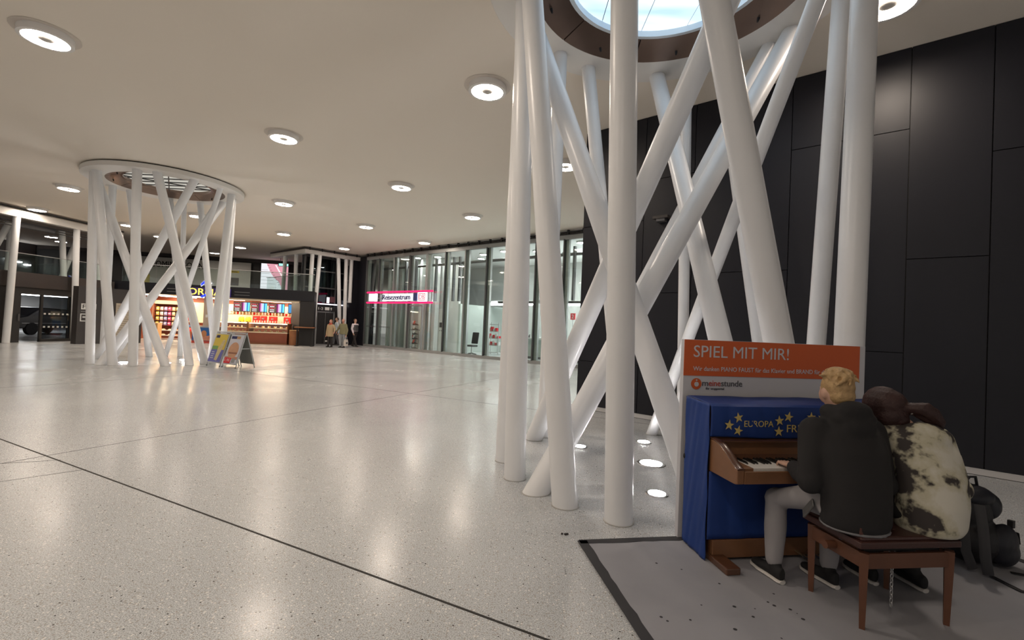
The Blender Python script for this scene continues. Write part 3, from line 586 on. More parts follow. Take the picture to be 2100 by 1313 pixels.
# ================================================================== LIFT
LO = Vector((-11.9, 26.4, 0)); LA = R(50.4)
def lp_(x, y, z=0): p = Matrix.Rotation(LA, 3, 'Z') @ Vector((x, y, 0)) + LO; return (p.x, p.y, z)
def lstruct(o): place(o, LO, LA); return tag(o, kind='structure')
pf = thing('lift_canopy', 'white edge beam running round the top of the glass lift', 'beam', LO, LA)
MB().box(-.15, 3.35, -.16, .16, 5.25, 5.46).build('front_beam', M_ringw, pf); MB().box(-.15, .17, .16, 4.3, 5.25, 5.46).build('side_beam', M_ringw, pf)
MB().box(-.17, 3.4, -.18, -.14, 5.5, 5.55).box(-.19, -.15, -.18, 4.3, 5.5, 5.55).build('dark_edge', M_blackm, pf)
for k in range(5): MB().box(.1 + .75 * k, .15 + .75 * k, -.18, -.13, 5.45, 5.62).build('edge_bracket', M_blackm, pf)
for k, ((xt, yt), (xb, yb), zb, lab) in enumerate((((.36, 0), (.30, 0), 0, 'straight white column at the lift corner next to the bakery'), ((.82, 0), (.57, 0), 0, 'white lift column whose foot leans towards the bakery'), ((1.98, 0), (2.35, 0), 0, 'white lift column leaning towards the glass front'), ((2.5, 0), (2.62, 0), 0, 'nearly upright white lift column behind the man in green'), ((2.87, 0), (2.87, 0), 2.6, 'short white lift column beside the black corner'), ((0, 1.2), (0, 1.1), 3.0, 'short white column on the lift side, in front'), ((0, 2.6), (0, 2.7), 3.0, 'short white column on the lift side, further back'))):
    b = lp_(xb, yb, zb); o = thing('lift_column', lab, 'column', b, LA, 'white columns round the lift'); d = Vector((xt - xb, yt - yb, 5.3 - zb))
    MB().tube((0, 0, 0), d, .11, n=18).build('shaft', M_white, o, True); MB().lathe([(.125, 0), (.125, .012), (.11, .014)], n=18).build('collar', M_scuff, o, True)
lf = thing('glass_lift', 'dark glass lift shaft with steel cross bracing behind white columns', 'lift', LO, LA)
MB().box(.3, 2.95, 1.05, 1.1, 0, 5.4).build('rear_panel', M_dgrey, lf)
for x in (.25, 1.0, 2.2, 2.9): MB().box(x - .04, x + .04, .55, .63, 0, 5.4).build('mullion', M_dgrey, lf)
for z in (2.42, 3.4, 4.4, 5.2): MB().box(.25, 2.95, .55, .62, z - .03, z + .03).build('transom', M_dgrey, lf)
for x0, x1 in ((.29, .96), (1.04, 2.16), (2.24, 2.86)):
    for z0, z1 in ((2.46, 3.36), (3.44, 4.36), (4.44, 5.16)): MB().box(x0, x1, .575, .595, z0, z1).build('pane', M_glassd, lf)
for (x0, x1, z0, z1) in ((1.1, 2.1, 2.9, 4.3), (2.1, 1.1, 2.9, 4.3), (1.1, 2.1, 4.3, 5.2), (2.1, 1.1, 4.3, 5.2)): MB().tube((x0, .9, z0), (x1, .9, z1), .025, n=8).build('brace', M_dgrey, lf)
for x in (1.1, 2.1): MB().box(x - .05, x + .05, 0.85, .95, 0, 5.4).build('guide_rail', M_steel, lf)
MB().box(1.3, 1.75, .98, 1.03, 3.0, 4.6).build('cab_panel', mat('cab_blue', (.25, .27, .36), .35), lf)
MB().box(.2, 2.98, .35, .45, 2.40, 2.46).build('light_ledge', M_sgw, lf)
MB().box(1.0, 2.2, .5, .55, 0, 2.0).build('door_surround', M_grey, lf); MB().box(1.1, 1.58, .47, .5, .05, 1.92).box(1.62, 2.1, .47, .5, .05, 1.92).build('door_leaf', M_blackm, lf)
MB().box(.25, 1.0, .5, .6, 0, 2.42).box(2.2, 2.95, .5, .6, 0, 2.42).build('side_panel', M_blackm, lf)
sgl = MB().box(1.0, 2.2, .40, .48, 2.02, 2.30).build('sign_panel', M_blackm, lf); text('lettering', '1-2', M_wwall, sgl, 1.08, .385, 2.08, width=.30, height=.15, ext=.005)
MB().box(1.5, 1.78, .39, .40, 2.07, 2.25).build('pictogram', M_wwall, sgl); MB().prism([(1.88, 2.08), (1.92, 2.08), (1.92, 2.17), (1.96, 2.17), (1.9, 2.25), (1.84, 2.17), (1.88, 2.17)], .39, .4).build('arrow', M_wwall, sgl)
MB().box(1.55, 1.7, .3, .34, 2.5, 2.85).build('notice', M_sgw, lf); MB().box(1.75, 2.05, .3, .34, 2.55, 2.9).build('notice', mat('notice_dark', (.12, .04, .05), .6), lf)
MB().box(.15, .25, .5, 1.1, 0, 3.0).build('side_wall', M_blackm, lf)
lstruct(MB().box(3.0, 3.62, -.1, .48, 0, 5.25).box(2.765, 3.0, -.13, .33, 0, 2.6).box(3.36, 3.9, -1.12, -.2, 0, 5.5).box(3.36, 3.9, -.2, .48, 0, 5.25).build('wall_corner', M_black))
MB_ = MB().box(2.6, 3.4, .62, .66, 4.0, 4.03).build('rail', M_steel, lf)
bg = lstruct(MB().box(-.22, -.19, .2, 4.6, 3.97, 4.0).build('trim_2', M_steel))
for k in range(3): MB().box(-.21, -.20, .2 + 1.45 * k, 1.6 + 1.45 * k, 3.02, 3.97).build('pane', M_glass, bg)
ex_ = thing('exit_sign', 'small green lit exit sign under the gallery ceiling', 'sign', sp(-2.7, 7.0, 5.05), SA); MB().box(-.35, .35, 0, .06, 0, .22).build('casing', M_dgrey, ex_); MB().box(-.22, -.2, .02, .04, .22, .57).box(.2, .22, .02, .04, .22, .57).build('hanger', M_dgrey, ex_); MB().box(-.3, -.02, -.01, 0, .03, .19).box(.04, .3, -.01, 0, .03, .19).build('lit_face', emitter('exit_green', (.35, .8, .65), 1.3), ex_)

# ================================================================== LEFT WING
QO = Vector((-20.6, 20.7, 0)); QA = R(85)
def qp(x, y, z=0): p = Matrix.Rotation(QA, 3, 'Z') @ Vector((x, y, 0)) + QO; return (p.x, p.y, z)
def qstruct(o): place(o, QO, QA); return tag(o, kind='structure')
def qthing(name, label, cat, x, y, z=0, rz=0, group=None): return thing(name, label, cat, qp(x, y, z), QA + rz, group)
gl = qstruct(MB().box(-9, 2.9, .0, 11.8, 2.36, 2.95).build('floor_left_gallery', M_dark)); MB().box(-9, 2.9, -.04, 0, 2.34, 2.97).build('fascia', M_dark, gl)
wl = qstruct(MB().box(-9, -2.1, .02, .3, 0, 2.35).build('wall_left', M_blackm)); MB().box(.95, 2.9, .02, .3, 0, 2.35).build('panel', M_dark, wl)
MB().box(.95, 16, 2.2, 12, 2.30, 2.36).build('garage_ceiling', M_dark, wl); MB().box(-4, 16, 11.6, 11.8, 0, 2.35).build('garage_wall', mat('garage', (.28, .28, .28), .8), wl)
MB().box(-2.1, .95, .02, .3, 2.05, 2.35).build('lintel', M_blackm, wl)
wl2 = qstruct(MB().box(-9, 8.8, 11.8, 12, 2.95, CEIL).build('wall_left_gallery', M_dark)); MB().box(3, 8.5, 11.6, 11.8, 3.2, 4.5).build('dark_glazing', M_blackm, wl2)
MB().box(5.4, 8.4, 11.5, 11.6, 3.0, 4.0).build('shutter', M_dgrey, wl2)
for k in range(3): MB().box(7.0 + .5 * k, 7.3 + .5 * k, 11.45, 11.6, 4.4 - .12 * k, 4.48 - .12 * k).build('reflection_strip', M_strip, wl2)  # glowing strips put in for lights reflected in the dark glazing
gb = qstruct(MB().box(-9, 2.69, .03, .06, 3.74, 3.77).build('balustrade_rail', M_steel))
for k in range(7): MB().box(-9 + 1.67 * k + .01, -9 + 1.67 * (k + 1) - .01, .039, .051, 2.95, 3.74).build('pane', M_glass, gb)
bm_ = qstruct(MB().box(-9, 2.9, -.38, -.08, 5.18, 5.46).build('trim_3', M_ringw)); MB().box(-9, 2.9, -.40, -.36, 5.5, 5.55).build('dark_edge', M_blackm, bm_)
for z in (5.0, 4.9, 5.1): MB().box(-9, 2.9, .5, .55, z, z + .03).build('track_line', M_dgrey, bm_)
MB().box(-1.2, .4, .45, .6, 4.92, 5.12).build('track_box', M_dgrey, bm_)
for (xt, xb, y, zb, lab) in ((.72, .88, -.22, 0, 'upright white column in front of the glazed garage door'), (-1.72, -1.85, -.26, 0, 'white column at the hall side left of the garage opening'), (1.3, 1.5, 1.2, 2.95, 'white column on the gallery behind the upright by the garage door'), (-.4, -1.3, 1.8, 2.95, 'leaning white column standing on the dark gallery'), (.0, -.05, 2.2, 2.95, 'upright white column on the dark gallery'), (2.6, 1.9, 1.8, 2.95, 'leaning white column on the gallery above the garage doors'), (2.75, 2.8, .8, 2.95, 'white column at the gallery corner by the banner')):
    o = thing('gallery_column', lab, 'column', qp(xb, y, zb), QA, 'white columns of the left gallery'); MB().tube((0, 0, 0), (xt - xb, 0, 5.2 - zb), .12, n=18).build('shaft', M_white, o, True); MB().lathe([(.135, 0), (.135, .012), (.12, .014)], n=18).build('collar', M_scuff, o, True)
dl = qstruct(MB().box(-2.08, -1.25, -.08, .02, 0, 2.05).build('door_2', M_blackm)); MB().box(-1.35, -1.28, -.11, -.08, .9, 1.2).build('door_handle', M_dgrey, dl)
dg_ = qstruct(MB().box(-.42, -.32, .0, .08, 0, 2.05).box(.85, .95, .0, .08, 0, 2.05).box(-.42, .95, .0, .08, 0, .12).build('door_3', M_blackm)); MB().box(-.32, .85, .03, .045, .12, 2.05).build('pane', glass('garage_glass', (.6, .63, .65), .08), dg_)
for r_ in (.62, 1.2):
    for k in range(6): MB().box(-.26 + .19 * k, -.18 + .19 * k, .02, .03, r_, r_ + .07).build('marking', M_wwall, dg_)
MB().box(0, .6, .06, .1, .3, .36).box(0, .06, .06, .1, .3, .6).build('inner_frame', M_blackm, dg_)
cr = qthing('parked_car', 'dark parked car seen through the garage opening', 'car', 5.0, 6.6, 0, R(8))
M_carp = mat('car_paint', (.012, .012, .014), .2, coat=.6)
MB().prism([(-2.1, .35), (2.1, .35), (2.15, .75), (1.9, .92), (1.2, 1.0), (.7, 1.45), (-.9, 1.5), (-1.6, 1.05), (-2.1, .95)], -.85, .85).build('body', M_carp, cr, bevel=.06)
MB().prism([(1.05, 1.02), (.62, 1.38), (-.8, 1.42), (-1.4, 1.05)], -.87, -.855).build('side_window', M_dgrey, cr)
for x in (-1.35, 1.35):
    for y in (-.8, .8): MB().path([(x, y - .09, .33), (x, y + .09, .33)], .33, 20).build('wheel', M_blackm, cr, True)
MB().box(-2.14, -2.0, -.8, -.5, .75, .9).build('tail_light', M_redp, cr); MB().box(-1.9, 1.9, -.865, -.855, .62, .65).build('trim_line', M_steel, cr)
gll = qthing('garage_lamp', 'red and white lamp strip on the garage ceiling', 'lamp', 3.4, 5.0, 2.244); MB().box(-.9, -.5, 0, .1, -.05, .05).build('red_part', M_red, gll); MB().box(-.4, 1.2, 0, .1, -.03, .05).build('white_part', M_strip, gll)
gl3 = qthing('garage_light', 'white ceiling light deep inside the garage', 'lamp', 7.4, 9.5, 2.214); MB().box(-1.5, 1.5, -.3, .3, 0, .05).build('lens', M_strip, gl3); MB().box(-1.55, 1.55, -.35, .35, .05, .08).build('housing', M_grey, gl3)
# black direction wall with info panel
dw = thing('direction_wall', 'black direction wall with white pictograms near the far cluster', 'sign wall', (-18.43, 20.55, 0), R(72))
MB().box(-.7, 1.9, 0, .35, 0, 2.5).build('body', M_dark, dw)
for (x, z, t_) in ((-.58, 1.5, 'P'), (-.28, 1.5, 'WC')): b = MB().box(x, x + .26, -.012, 0, z, z + .26).build('pictogram', M_wwall, dw); text('lettering', t_, M_blackm, b, x + .05, -.014, z + .05, width=.15, height=.16) if t_ == 'P' else MB().box(x + .06, x + .2, -.016, -.012, z + .08, z + .16).build('pictogram_mark', M_blackm, b)
b = MB().box(-.60, -.32, -.012, 0, .98, 1.32).build('pictogram', M_wwall, dw); MB().box(-.56, -.36, -.016, -.012, 1.02, 1.28).build('pictogram_field', M_dark, b); MB().box(-.52, -.40, -.02, -.016, 1.14, 1.2).build('pictogram_mark', M_wwall, b)
MB().box(-.58, 0, -.012, 0, 1.41, 1.42).build('rule_line', M_wwall, dw)
pn = MB().box(.75, 1.7, -.03, 0, .15, 1.85).build('info_panel', mat('info_beige', (.50, .43, .34), .6), dw)
for k in range(15): MB().box(.8, 1.1 + .4 * random.random(), -.033, -.03, 1.72 - .1 * k, 1.735 - .1 * k).build('text_line', M_dgrey, pn)

# ================================================================== A-FRAME STANDS
def aframe(label, loc, rz, deco):
    o = thing('advertising_stand', label, 'sign stand', loc, rz); t = R(17); H_ = 1.0
    for s_ in (-1, 1):
        leaf = MB().rbox((0, s_ * .155, .53), (.60, .025, .9), (-s_ * -t if s_ < 0 else t, 0, 0))
        lf_ = leaf.build('front_leaf' if s_ < 0 else 'rear_leaf', M_steel if s_ < 0 else mat('leaf_back', (.22, .22, .20), .5), o)
        for x in (-.29, .29): MB().tube((x, s_ * .30, .0), (x, s_ * .01, 1.0), .014, n=8).build('leg', M_steel, o); MB().ell((x, s_ * .30, .014), (.02, .02, .014), 8).build('foot_cap', M_blackm, o)
    MB().box(-.31, .31, -.02, .02, .985, 1.02).build('hinge_bar', M_steel, o); MB().box(.27, .28, -.12, .12, .55, .57).build('stay', M_steel, o)
    ps = bpy.data.objects.new('poster', None)
    def q(x0, x1, z0, z1, m_, nm, lift_=.0, poly=None):
        mb = MB()
        if poly: mb.prism(poly, -.004 - lift_, 0 - lift_)
        else: mb.box(x0, x1, -.004 - lift_, 0 - lift_, z0, z1)
        c = mb.build(nm, m_, o); c.matrix_local = Matrix.Translation((0, -.155, .53)) @ Matrix.Rotation(-t, 4, 'X') @ Matrix.Translation((0, -.014, 0)); return c
    deco(q, o); return o
M_py = mat('poster_yellow', (.72, .55, .08), .5); M_pb = mat('poster_blue', (.16, .16, .48), .5); M_pg = mat('poster_green', (.22, .42, .12), .5); M_pw = mat('poster_pale', (.62, .63, .70), .5); M_bread = mat('poster_bread', (.72, .40, .24), .6, var=.3, vscale=8); M_wrap = mat('poster_wrap', (.80, .66, .36), .6, var=.4, vscale=14)
def d1(q, o):
    q(-.27, .27, -.42, .42, M_py, 'poster'); q(-.27, .27, -.42, -.05, M_pb, 'poster_field', .003); q(-.27, -.02, -.05, .06, M_pg, 'poster_field', .003); q(-.24, -.09, .31, .39, M_navy, 'logo_block', .004)
    q(0, 0, 0, 0, M_wrap, 'poster_picture', .006, [(-.02, -.36), (.1, -.38), (.2, .05), (.22, .24), (.12, .26), (.0, -.05)])
    for k in range(4): q(-.22, -.10 + .02 * (k % 2), -.14 - .06 * k, -.115 - .06 * k, M_pw, 'text_line', .006)
def d2(q, o):
    q(-.27, .27, -.42, .42, M_pw, 'poster'); q(-.24, -.02, .31, .39, M_navy, 'logo_block', .004); q(-.01, .14, .31, .39, M_woodl, 'logo_block', .004)
    q(0, 0, 0, 0, M_bread, 'poster_picture', .005, [(.0 + .21 * math.cos(a), -.03 + .24 * math.sin(a)) for a in [i * math.pi / 12 for i in range(24)]])
    q(-.16, .2, -.14, -.09, mat('poster_meat', (.32, .14, .08), .6), 'poster_picture', .008); q(-.26, .26, -.3, -.22, mat('poster_table', (.55, .25, .16), .6), 'poster_field', .003); q(-.25, .02, -.42, -.26, M_redp, 'price_tag', .007); q(.06, .2, -.4, -.27, M_grey, 'price_seal', .007)
    c = text('lettering', '1,95', M_wwall, o, 0, 0, 0, width=.2, height=.09); c.matrix_local = Matrix.Translation((0, -.155, .53)) @ Matrix.Rotation(-R(17), 4, 'X') @ Matrix.Translation((-.22, -.024, -.38))
aframe('folding advertising stand with yellow and blue wrap poster', (-8.62, 13.95, 0), R(-24), d1)
aframe('folding advertising stand with pale burger poster and red price tag', (-7.98, 13.65, 0), R(-24), d2)

# ================================================================== PEOPLE IN THE DISTANCE
M_skin = mat('skin', (.62, .38, .28), .55, var=.1, vscale=10); M_skinr = mat('skin_ruddy', (.60, .30, .23), .55)
def stander(label, loc, face, h, cols, coat=.62, stride=0.0, arms=((.26, .08, .78), (-.26, .08, .78)), hair=None, hairpts=None):
    # figure facing local -y; cols: coat, trousers, shoes
    o = thing('person', label, 'person', loc, face); k = h / 1.72
    def V(x, y, z): return Vector((x, y, z)) * k
    body = MB()
    body.ell(V(0, -.01, 1.60), (.078 * k, .095 * k, .115 * k), 14); body.ell(V(0, -.10, 1.585), (.016 * k, .022 * k, .028 * k), 8)
    for s_ in (-1, 1): body.ell(V(s_ * .08, .0, 1.59), (.014 * k, .025 * k, .035 * k), 8)
    body.limb([V(0, .01, 1.36), V(0, .0, 1.54)], [.065 * k, .055 * k])
    for s_, a in zip((1, -1), arms):
        w = V(*a); hd = V(a[0], a[1] - .03, a[2] - .09); body.limb([V(s_ * .17, 0, 1.36), (V(s_ * .17, 0, 1.36) + w) / 2 + V(s_ * .05, .05, -.02), w, hd], [.05 * k, .045 * k, .03 * k, .035 * k])
        for f in range(4): body.path([hd + V(-.03 + .02 * f, -.01, -.02), hd + V(-.03 + .02 * f, -.03, -.08 + .008 * abs(f - 1.5))], [.010 * k, .007 * k], 6)
        body.path([hd + V(-s_ * .03, -.02, .0), hd + V(-s_ * .05, -.05, -.045)], [.011 * k, .008 * k], 6)
    fuse('body', body, M_skinr if 'green' in label or 'beige' in label else M_skin, o, .014 * k, 2)
    c = MB()
    c.loft([(V(0, 0, 1.43), V(.09, 0, 0), V(0, .08, 0)), (V(0, 0, 1.38), V(.2, 0, 0), V(0, .11, 0)), (V(0, 0, 1.25), V(.225, 0, 0), V(0, .135, 0)), (V(0, 0, 1.0), V(.205, 0, 0), V(0, .14, 0)), (V(0, 0, coat), V(.225, 0, 0), V(0, .16, 0))], 20)
    for s_, a in zip((1, -1), arms): c.limb([V(s_ * .18, 0, 1.36), (V(s_ * .17, 0, 1.36) + V(*a)) / 2 + V(s_ * .05, .05, -.02), V(*a)], [.075 * k, .065 * k, .05 * k])
    fuse('jacket', c, cols[0], o, .02 * k, 3)
    t = MB(); t.loft([(V(0, 0, 1.0), V(.17, 0, 0), V(0, .12, 0)), (V(0, 0, .82), V(.185, 0, 0), V(0, .13, 0))], 16)
    for s_ in (-1, 1):
        t.limb([V(s_ * .09, 0, .85), V(s_ * .095, s_ * stride * .4 - .01, .48), V(s_ * .095, s_ * stride, .09)], [.095 * k, .072 * k, .058 * k])
    fuse('trousers', t, cols[1], o, .02 * k, 3)
    for s_ in (-1, 1): MB().loft([(V(s_ * .095, s_ * stride + .06, .04), V(.03, 0, 0), V(0, 0, .038)), (V(s_ * .095, s_ * stride - .02, .05), V(.042, 0, 0), V(0, 0, .05)), (V(s_ * .095, s_ * stride - .12, .035), V(.045, 0, 0), V(0, 0, .033)), (V(s_ * .095, s_ * stride - .19, .025), V(.025, 0, 0), V(0, 0, .022))], 12).build('shoe', cols[2], o, True)
    if hair:
        hm = MB(); hm.ell(V(0, .02, 1.625), (.088 * k, .10 * k, .105 * k), 14)
        if hairpts: hm.ell(V(0, .05, 1.56), (.092 * k, .075 * k, .1 * k), 12)
        fuse('hair', hm, hair, o, .014 * k, 2)
    return o
M_trd = mat('trousers_dark', (.03, .025, .025), .8); M_shoe = mat('shoe_dark', (.03, .026, .024), .5)
stander('elderly person in beige coat and red scarf walking arm in arm', (-9.95, 25.5, 0), R(-18), 1.52, (mat('coat_beige', (.48, .36, .22), .8, var=.15, vscale=9), M_trd, M_shoe), .66, .04, ((.36, -.08, 1.0), (-.26, -.04, .78)), mat('hair_auburn', (.30, .17, .09), .7), True)
o = bpy.data.objects['person']; MB().lathe([(.07, 0), (.10, .02), (.095, .09), (.06, .11)], (0, -.01, 1.22), 16).build('scarf', mat('scarf_red', (.45, .09, .06), .8), o, True)
stander('person in olive green jacket and grey trousers beside the beige coat', (-9.3, 25.6, 0), R(-18), 1.60, (mat('jacket_olive', (.27, .25, .14), .8, var=.2, vscale=8), mat('trousers_grey', (.30, .32, .34), .8), M_shoe), .80, .03, ((.27, -.03, .78), (-.38, -.08, .95)), mat('hair_grey', (.50, .40, .36), .7))
stander('person in pale shirt walking behind the couple at the lift', (-10.45, 27.7, 0), R(-60), 1.66, (mat('shirt_pale', (.55, .62, .66), .8), mat('trousers_slate', (.10, .10, .11), .8), M_shoe), .92, .12, hair=mat('hair_dark', (.10, .07, .05), .7))
stander('person in white shirt and dark waistcoat striding past the black corner', (-9.15, 27.1, 0), R(62), 1.62, (mat('shirt_white', (.74, .68, .72), .8), M_trd, M_shoe), .95, .26, ((.24, .22, .92), (-.24, -.12, .86)), mat('hair_brown', (.14, .08, .05), .7))
o = [x for x in bpy.data.objects if x.name.startswith('person')][-1]
MB().loft([((0, 0, 1.27), (.19, 0, 0), (0, .125, 0)), ((0, 0, 1.1), (.215, 0, 0), (0, .14, 0)), ((0, 0, .92), (.215, 0, 0), (0, .15, 0))], 18).build('waistcoat', M_dgrey, o, True)
hb = thing('carrier_bag', 'pale printed carrier bag held beside the olive jacket', 'bag', (-9.06, 25.467, .10), R(62)); MB().loft([((0, 0, 0), (.14, 0, 0), (0, .06, 0)), ((0, 0, .2), (.15, 0, 0), (0, .07, 0)), ((0, 0, .36), (.12, 0, 0), (0, .02, 0))], 14).build('bag', mat('bag_pale', (.62, .56, .50), .6), hb, True); MB().path([(-.06, 0, .35), (-.03, 0, .55), (.03, 0, .55), (.06, 0, .35)], .008, 8).build('handle', M_wwall, hb); MB().box(-.06, .06, -.075, -.065, .12, .22).build('print', M_dgrey, hb)
hb2 = thing('hand_bag', 'dark and white bag hanging beside the beige coat', 'bag', (-10.215, 25.535, .17), R(62)); MB().loft([((0, 0, 0), (.11, 0, 0), (0, .06, 0)), ((0, 0, .14), (.13, 0, 0), (0, .07, 0)), ((0, 0, .24), (.09, 0, 0), (0, .03, 0))], 14).build('bag', M_blackm, hb2, True); MB().path([(-.06, 0, .22), (0, 0, .46), (.06, 0, .22)], .01, 8).build('handle', M_blackm, hb2); MB().box(-.08, .05, -.08, -.06, .12, .2).build('white_flap', M_wwall, hb2)

# ================================================================== PLATFORM
M_mat = mat('grey_platform', (.36, .365, .40), .6, var=.25, vscale=2.5, bump=.05, bscale=30)
M_tape = mat('black_tape', (.035, .035, .04), .7)
P0, P1_, P2_, P3_ = (.547, 3.344), (3.62, 3.87), (4.25, .6), (1.06, .1)
pfm = thing('stage_mat', 'grey floor mat with black taped edges under piano and bench', 'mat', (0, 0, 0))
MB().slab([P0, P3_, P2_, P1_], .001, .012).build('sheet', M_mat, pfm)
def tape(p, q, w, n=46):
    p, q = Vector(p), Vector(q); d = (q - p); nn = Vector((-d.y, d.x)).normalized(); mb = MB(); a = []; b = []
    for i in range(n + 1): c = p + d * i / n; a.append(tuple(c - nn * .012)); b.append(tuple(c + nn * (w + random.uniform(-.006, .006))))
    for i in range(n): mb.slab([a[i], a[i + 1], b[i + 1], b[i]], .0125, .0145)
    return mb.build('tape_edge', M_tape, pfm)
tape(P0, P3_, .055); tape(P1_, P0, .05); tape(P2_, P1_, .05)
for k in range(26):
    x, y = random.uniform(1.0, 2.2), random.uniform(2.0, 3.1)
    if (x > 1.64 and y > 2.78) or (x > 1.4 and y > 2.88) or (x > 1.83 and y > 2.4): x, y = x - .62, y - .55
    MB().lathe([(0, .0128), (random.uniform(.004, .011), .0128), (.001, .0126)], (x, y, 0), 8).build('stain', M_tape, pfm)
crumb = thing('litter_scrap', 'small brown scrap of litter on the floor near the mat', 'litter', (.47, 3.46, 0)); MB().rbox((0, 0, .006), (.03, .014, .01), (0, 0, .4)).build('scrap', M_dark, crumb); MB().rbox((-.03, .006, .005), (.014, .012, .008), (0, 0, 1)).build('scrap', M_dark, crumb)

# ================================================================== PIANO, BOARD, CLOTH
PO = (1.297, 3.468, .012); PA = R(9.3)
M_pw = mat('piano_wood', (.13, .055, .028), .32, var=.5, vscale=9, coat=.3)
M_pwl = mat('piano_wood_light', (.26, .12, .055), .4, var=.4, vscale=8)
M_blue = mat('blue_cloth', (.008, .045, .24), .62, var=.25, vscale=5, bump=.12, bscale=9)
M_or = mat('board_orange', (.62, .11, .022), .5); M_bw = mat('board_white', (.60, .60, .63), .5); M_txt = mat('board_text', (.62, .62, .66), .5); M_gold = mat('gold_felt', (.60, .47, .16), .8)
bd = thing('sign_board', 'tall white board with orange header standing behind the piano', 'sign board', PO, PA)
MB().box(0, 1.57, 0, .045, 0, 1.475).build('panel', M_bw, bd, bevel=.003)
ob = MB().box(.0, 1.515, -.004, 0, 1.205, 1.474).build('orange_header', M_or, bd)
text('lettering', 'SPIEL MIT MIR!', M_txt, ob, .075, -.006, 1.345, width=.80, height=.088, ext=.001)
text('lettering', 'Wir danken PIANO FAUST für das Klavier und BRAND für die gute Sache!', M_txt, ob, .075, -.006, 1.232, width=1.36, height=.044, ext=.001)
lg = MB().path([(.105, -.004, 1.145), (.105, -.006, 1.145)], .042, 28).build('logo_disc', M_or, bd); MB().path([(.105, -.007, 1.142), (.105, -.009, 1.142)], .018, 20).build('logo_hole', M_bw, lg); MB().path([(.105, -.007, 1.172), (.105, -.009, 1.172)], .006, 12).build('logo_dot', M_bw, lg)
M_gt = mat('grey_text', (.10, .10, .11), .6); M_rt = mat('red_text', (.50, .07, .04), .6)
text('lettering', '·m', M_gt, bd, .137, -.003, 1.130, height=.030, width=.066); text('lettering', 'eine', M_rt, bd, .209, -.003, 1.130, height=.042, width=.096); text('lettering', 'stunde', M_gt, bd, .311, -.003, 1.130, height=.046, width=.175)
text('lettering', 'für wuppertal', M_gt, bd, .185, -.003, 1.098, height=.022, width=.15)
text('lettering', '9H', M_navy, bd, 1.165, -.003, 1.10, height=.045, width=.075)
pn = thing('upright_piano', 'brown upright piano with open keyboard in front of the sign board', 'piano', PO, PA)
MB().box(.04, 1.48, -.33, -.055, .03, 1.035).build('case', M_pw, pn)
ck = [(-.335, .60), (-.335, .815), (-.39, .812), (-.45, .795), (-.52, .755), (-.575, .715), (-.615, .695), (-.63, .69), (-.63, .605), (-.60, .598)]
for x0 in (.02, 1.45):
    mb = MB(); n = len(mb.v)
    for x in (x0, x0 + .05): mb.v += [(x, y, z) for y, z in ck]
    k = len(ck); mb.f = [tuple(range(k))[::-1], tuple(range(k, 2 * k))] + [(i, (i + 1) % k, k + (i + 1) % k, k + i) for i in range(k)]
    a = mb.build('arm', M_pwl, pn, bevel=.006)
    MB().path([(x0 + .025, y - .001, z + .004) for y, z in ck[1:8]], .027, 10, flat=.35).build('arm_cap', M_pw, a, True)
MB().box(.07, 1.45, -.62, -.33, .605, .665).build('key_bed', M_pw, pn); MB().box(.07, 1.45, -.632, -.618, .605, .682).build('key_slip', M_pwl, pn, bevel=.003)
MB().rbox((.76, -.365, .755), (1.38, .02, .11), (R(-12), 0, 0)).build('fall_board', M_pwl, pn); MB().box(.07, 1.45, -.415, -.335, .806, .818).build('fall_lip', M_pw, pn, bevel=.003)
MB().rbox((.76, -.40, .70), (1.38, .02, .05), (R(-30), 0, 0)).build('name_board', M_pw, pn)
for x in (.072, 1.38): MB().box(x, x + .07, -.615, -.42, .665, .70).build('key_block', M_pwl, pn, bevel=.004)
M_key = mat('key_ivory', (.74, .72, .68), .3); M_keyb = mat('key_black', (.01, .01, .01), .25)
kw = 1.236 / 52; wk = None; bk = None
for k in range(52):
    x = .143 + kw * k
    if wk is None: wk = MB().box(.0006, kw - .0006, -.61, -.42, .668, .697).build('white_key', M_key, pn); wk.location.x = x
    else: c = wk.copy(); COL.objects.link(c); c.location.x = x
    if k % 7 in (0, 2, 3, 5, 6) and k < 51:
        if bk is None: bk = MB().loft([((0, -.42, .703), (.006, 0, 0), (0, 0, .009)), ((0, -.515, .703), (.006, 0, 0), (0, 0, .009)), ((0, -.525, .698), (.006, 0, 0), (0, 0, .004))], 8).build('black_key', M_keyb, pn); bk.location.x = x + kw
        else: c = bk.copy(); COL.objects.link(c); c.location.x = x + kw
MB().box(.05, 1.47, -.36, -.30, .02, .14).build('bottom_rail', M_pwl, pn, bevel=.004)
for x in (.035, 1.36): MB().box(x, x + .10, -.54, -.30, 0, .045).build('foot', M_pw, pn, bevel=.008)
for x in (.68, .78): MB().loft([((x, -.34, .055), (.012, 0, 0), (0, 0, .006)), ((x, -.42, .05), (.012, 0, 0), (0, 0, .006)), ((x, -.46, .045), (.024, 0, 0), (0, 0, .006)), ((x, -.48, .042), (.015, 0, 0), (0, 0, .005))], 10).build('pedal', mat('brass', (.7, .6, .4), .25, .9), pn, True)
